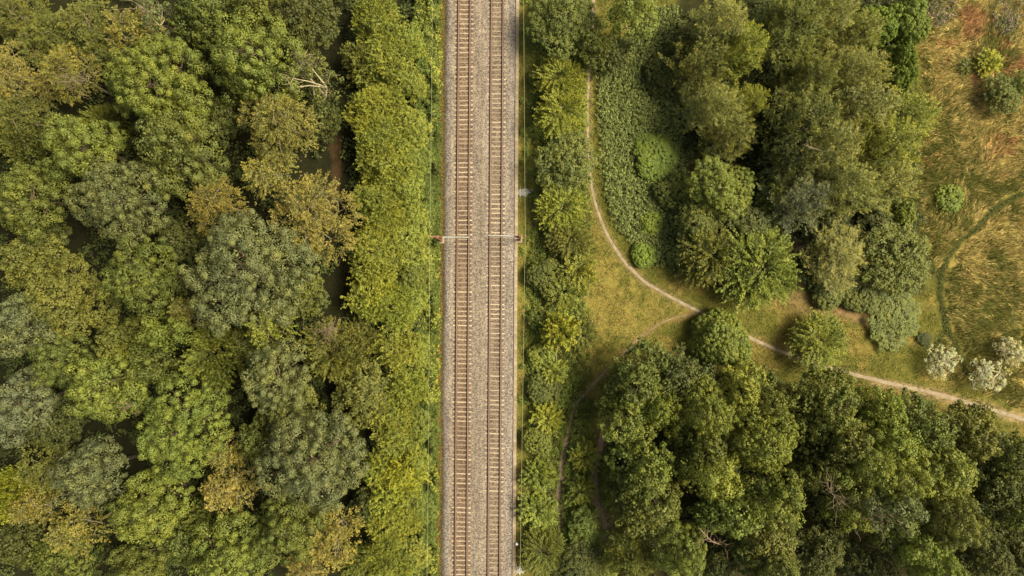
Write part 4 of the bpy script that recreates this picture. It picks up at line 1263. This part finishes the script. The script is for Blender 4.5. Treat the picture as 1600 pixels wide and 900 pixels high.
rg = np.random.default_rng(3); mb = MB()
bx, by = P(1245, 388)
for i in range(190):
    c = rg.normal(0, 0.62, 2); z = 0.55 * math.exp(-(c @ c) * 0.5) * rg.uniform(0.1, 1) + 0.06
    a_ = rg.normal(0.9, 0.8); L = rg.uniform(0.5, 1.3)
    d = Vector((math.cos(a_), math.sin(a_), rg.normal(0, .18))) * L / 2
    m_ = Vector((c[0], c[1], z)); k = Vector(rg.normal(0, .06, 3))
    mb.tube([m_ - d, m_ + k, m_ + d], [0.045, 0.035, 0.015], 4)
o = mb.build('brush_pile', M['twig']); o.location = (bx, by, gz(bx, by))
tag(o, 'dark brown heap of cut brushwood between the starry shrub and silvery tree', 'brushwood pile')
# ------------------------------------------------------------------ uncountable cover: grass, nettles, brambles, undergrowth
def scatter(n, box, fn, seed):
    rg = np.random.default_rng(seed)
    px, py = rg.uniform(box[0], box[2], n), rg.uniform(box[1], box[3], n)
    k = rg.random(n) < fn(px, py)
    return px[k], py[k], rg

def world_of(px, py):
    return (px - 800) * S, (450 - py) * S

def blades(name, px, py, rg, L, W, lean, ang, col, seg=2):
    x, y = world_of(px, py); n = len(x)
    z = gz(x, y)
    l = L * rg.uniform(0.6, 1.35, n)
    el = lean + rg.normal(0, 0.22, n)
    d = np.stack([np.cos(ang) * np.cos(el), np.sin(ang) * np.cos(el), np.clip(np.sin(el), 0.05, 1)], -1)
    base = np.stack([x, y, z], -1)
    c = base + d * l[:, None] * 0.5
    nn = np.cross(d, np.cross(UP, d)) + rg.normal(0, 0.25, (n, 3))
    q = leaf_quads(c, nn, d, l, W * rg.uniform(0.7, 1.3, n), 0.05)
    tag(link(name, quad_mesh(name, q, M['blade'], col=col)), kind='stuff')

def path_clear(px, py):
    m = np.ones(px.shape)
    for p_, w in ((MAIN_PATH, 4.5), (SIDE_PATH, 4.5), (SOIL_PATH, 7), (TRACK_A, 10), (TRACK_B, 8), (TRACK_C, 5), (BARE, 6)):
        m *= sstep(w * 0.55, w * 1.3, seg_dist(px, py, p_))
    return m

# straw meadow, combed by the wind
def f_meadow(px, py):
    return poly_mask(px + (fbm(px / 28, py / 28, 3, 4) - .5) * 26, py, MEADOW, 10) * (0.06 + 0.94 * path_clear(px, py))
tx, ty, rg = scatter(15500, (1380, -60, 1720, 720), f_meadow, 51)
PB = 20                                            # blades in each tuft
tang_ = 0.5 + (fbm(tx / 55, ty / 55, 61, 3) - 0.5) * 4.0 + rg.normal(0, 0.3, len(tx))
tk = meadow_green(tx, ty)
tg = rg.random(len(tx)) < np.clip(0.06 + tk * 0.95, 0.18, 1)
ttone = rg.uniform(0.62, 1.35, len(tx))
px = np.repeat(tx, PB) + rg.normal(0, 2.6, len(tx) * PB)
py = np.repeat(ty, PB) + rg.normal(0, 2.6, len(tx) * PB)
ang = np.repeat(tang_, PB) + rg.normal(0, 0.28, len(px))
isg = np.repeat(tg, PB)
mx_, my_ = px + np.cos(ang) * 4.5, py - np.sin(ang) * 4.5          # where the blade ends up
dA = np.minimum(seg_dist(mx_, my_, TRACK_A), seg_dist(mx_, my_, TRACK_B)); dB = seg_dist(px + np.cos(ang) * 8, py - np.sin(ang) * 8, TRACK_A)
keep = (dA > 5.0) & (dB > 4.0)
px, py, ang, isg = px[keep], py[keep], ang[keep], isg[keep]
ttone = np.repeat(ttone, PB)[keep]
clump = fbm(px / 7, py / 7, 63, 3)
straw = np.stack([0.36 + 0.36 * (clump - .5), 0.275 + 0.30 * (clump - .5), 0.098 + 0.12 * (clump - .5)], -1) * (ttone * rg.uniform(0.75, 1.25, len(px)))[:, None]
rr_ = sstep(0.44, 0.60, fbm(px / 46.0 + 4, py / 46.0, 41, 3)) * (1 - sstep(180, 330, py))
straw = np.where((rg.random(len(px)) < rr_ * 0.95)[:, None], straw * np.array([0.92, 0.62, 0.80]), straw)
grn = np.array([0.115, 0.112, 0.026]) * rg.uniform(0.6, 1.4, (len(px), 1))
blades('meadow_grass', px, py, rg, 0.85, 0.07, 0.6, ang, np.where(isg[:, None], grn, straw))

# trodden trails through the straw: dark short grass
px, py, rg = scatter(70000, (1400, 280, 1680, 620), lambda a_, b_: (0.6 + 0.4 * sstep(395, 425, b_)) * np.maximum(1 - sstep(2.2, 4.4, seg_dist(a_ + 9 * (fbm(a_ / 9, b_ / 9, 9, 2) - .5), b_, TRACK_A)), 1 - sstep(2.5, 4.5, np.minimum(seg_dist(a_, b_, TRACK_B), seg_dist(a_, b_, TRACK_C)))), 58)
blades('trail_grass', px, py, rg, 0.30, 0.07, 0.6, rg.uniform(0, 6.28, len(px)), np.array([0.052, 0.060, 0.014]) * rg.uniform(0.5, 1.4, (len(px), 1)))

# shorter grass of glade, triangle and verge
def f_open(px, py):
    m = sstep(804, 808, px - (450 - py) * .0062) * path_clear(px, py)
    for poly in (WOOD_NE, WOOD_SE, MEADOW):
        m = m * (1 - poly_mask(px, py, poly, 6))
    m = m * (1 - 0.85 * poly_mask(px, py, NETTLES, 6))
    return m * sstep(0.25, 0.65, fbm(px / 9, py / 9, 71, 3)) * (1 - 0.6 * poly_mask(px, py, [(1205, 462), (1262, 446), (1345, 462), (1365, 498), (1300, 505), (1240, 486)], 10))
px, py, rg = scatter(330000, (803, -50, 1700, 950), f_open, 52)
g = fbm(px / 28.0, py / 28.0, 3, 4); g2 = fbm(px / 9.0, py / 9.0, 9, 3)
dry = np.clip(sstep(0.50, 0.68, g) * 0.6 + poly_mask(px, py, TRI, 12) * sstep(0.42, 0.62, g2) * 0.7, 0, 0.85)
dry = np.maximum(dry, (1 - sstep(812, 824, px)) * sstep(0.5, 0.62, g2) * 0.8)
isd = rg.random(len(px)) < dry
colr = np.where(isd[:, None], np.array([0.205, 0.155, 0.050]), np.array([0.115, 0.124, 0.024])) * rg.uniform(0.55, 1.4, (len(px), 1))
blades('grass', px, py, rg, 0.34, 0.06, 0.75, rg.uniform(0, 6.28, len(px)), colr)

# dry fringe between the bramble bank and the ballast
px, py, rg = scatter(30000, (682, -60, 701, 960), lambda a_, b_: (1 - sstep(692, 698, a_ - (450 - b_) * .0062)) + 0.02, 53)
colr = np.where((rg.random(len(px)) < 0.55)[:, None], np.array([0.24, 0.14, 0.05]), np.array([0.11, 0.11, 0.022])) * rg.uniform(0.55, 1.3, (len(px), 1))
blades('verge_grass', px, py, rg, 0.32, 0.055, 0.7, rg.uniform(0, 6.28, len(px)), colr)

def herbs(name, px, py, rg, per, spread, hmin, hmax, L, W, tone, vary=0.35, flat=0.5):
    """leafy clumps with the stems' leaves spread round each spot"""
    x, y = world_of(px, py); m = len(x)
    hh = rg.uniform(hmin, hmax, (m, 1))
    a_ = rg.uniform(0, 6.28, (m, per)); r = spread * np.sqrt(rg.random((m, per)))
    zz = gz(x, y)[:, None] + hh * rg.uniform(0.55, 1.0, (m, per))
    pos = np.stack([x[:, None] + np.cos(a_) * r, y[:, None] + np.sin(a_) * r, zz], -1)
    out = np.stack([np.cos(a_), np.sin(a_), -0.15 + 0 * a_], -1)
    nn = UP + out * flat + rg.normal(0, 0.3, pos.shape)
    ll = L * rg.uniform(0.7, 1.3, m * per)
    q = leaf_quads(pos.reshape(-1, 3), nn.reshape(-1, 3), out.reshape(-1, 3) + rg.normal(0, 0.3, (m * per, 3)), ll, ll * W / L)
    br = (rg.uniform(1 - vary, 1 + vary, (m, 1)) * rg.uniform(0.75, 1.25, (m, per))).reshape(-1, 1)
    col = np.repeat(tone if np.ndim(tone) == 2 else np.tile(tone, (m, 1)), per, 0) * br
    tag(link(name, quad_mesh(name, q, M['blade'], col=col)), kind='stuff')

px, py, rg = scatter(13000, (925, -5, 1085, 430), lambda a_, b_: poly_mask(a_, b_, NETTLES, 6) * path_clear(a_, b_), 54)
herbs('nettles', px, py, rg, 7, 0.15, 0.4, 0.85, 0.20, 0.12, np.array([0.125, 0.145, 0.046]), 0.55)

# bramble and ivy bank on the far side of the line
def f_bank(a_, b_):
    q = a_ - (450 - b_) * .0062
    return sstep(644, 656, q) * (1 - sstep(683 + 8 * (fbm(b_ / 22, b_ * 0 + 1, 91, 3) - .5), 689, q))
px, py, rg = scatter(15000, (645, -60, 696, 960), f_bank, 55)
x, y = world_of(px, py)
hgt = 0.25 + 1.9 * sstep(0.35, 0.75, fbm(x / 1.6, y / 1.6, 93, 3)) * (1 - sstep(676, 691, px) * 0.7)
tn = np.array([0.072, 0.092, 0.018])[None] * (0.55 + 0.7 * fbm(x / 2.5, y / 2.5, 95, 3))[:, None]
lightp = (rg.random(len(px)) < 0.35 * sstep(0.45, 0.6, fbm(x / 4, y / 4, 97, 2)))
tn = np.where(lightp[:, None], np.array([0.20, 0.205, 0.035]), tn)
m = len(x); per = 11
U = norm(rg.normal(0, 1, (m, per, 3)) + np.array([0, 0, 0.9]))
pos = np.stack([x, y, gz(x, y) + hgt], -1)[:, None] + U * rg.uniform(0.1, 0.34, (m, per, 1))
q = leaf_quads(pos.reshape(-1, 3), (U + rg.normal(0, .4, U.shape) + 0.4 * UP).reshape(-1, 3), rg.normal(0, 1, (m * per, 3)), 0.24 * rg.uniform(.7, 1.3, m * per), 0.18 * rg.uniform(.7, 1.3, m * per))
cc = np.repeat(tn, per, 0) * rg.uniform(0.65, 1.4, (m * per, 1))
tag(link('bramble_bank', quad_mesh('bramble_bank', q, M['blade'], col=cc)), kind='stuff')

# herbs and scrub along the other verge
def f_verge(a_, b_):
    q = a_ + (fbm(a_ / 20, b_ / 20, 101, 3) - .5) * 34
    m1 = sstep(826, 842, q) * (1 - sstep(912, 930, q)) * (0.55 + 0.45 * sstep(560, 640, b_))
    m1 = np.maximum(m1, sstep(895, 905, q) * (1 - sstep(950, 962, q)) * sstep(690, 715, b_))
    m2 = sstep(808, 818, q) * (1 - sstep(842, 850, q)) * sstep(0.52, 0.62, fbm(a_ / 26, b_ / 26, 103, 3)) * 0.8
    return np.maximum(m1, m2) * path_clear(a_, b_)
px, py, rg = scatter(14000, (806, -60, 965, 960), f_verge, 56)
x, y = world_of(px, py)
tn = np.array([0.098, 0.118, 0.024])[None] * (0.6 + 0.9 * fbm(x / 2.5, y / 2.5, 105, 3))[:, None]
herbs('verge_herbs', px, py, rg, 12, 0.32, 0.2, 0.9, 0.30, 0.10, tn, 0.4)

# shaded undergrowth on the woodland floor
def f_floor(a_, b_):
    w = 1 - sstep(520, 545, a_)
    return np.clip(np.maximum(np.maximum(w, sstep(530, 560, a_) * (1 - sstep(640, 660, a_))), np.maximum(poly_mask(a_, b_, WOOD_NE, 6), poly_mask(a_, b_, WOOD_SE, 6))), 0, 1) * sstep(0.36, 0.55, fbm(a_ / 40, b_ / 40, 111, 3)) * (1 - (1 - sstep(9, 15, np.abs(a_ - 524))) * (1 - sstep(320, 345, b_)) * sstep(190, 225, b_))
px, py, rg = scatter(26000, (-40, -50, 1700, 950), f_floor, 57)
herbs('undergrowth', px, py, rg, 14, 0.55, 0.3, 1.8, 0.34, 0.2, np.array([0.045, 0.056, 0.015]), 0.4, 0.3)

# heather-like pink flower patches in the meadow corner
for (cx_, cy_, sx_, sy_, n_, lab) in ((1462, 18, 12, 14, 260, ''), (1570, 30, 13, 16, 320, '')):
    rg = np.random.default_rng(int(cx_)); px = rg.normal(cx_, sx_, n_); py = rg.normal(cy_, sy_, n_)
    herbs('pink_flowers', px, py, rg, 7, 0.25, 0.4, 1.1, 0.17, 0.11, np.where((rg.random(n_) < 0.2)[:, None], np.array([0.28, 0.19, 0.21]), np.array([0.09, 0.095, 0.04])), 0.4)
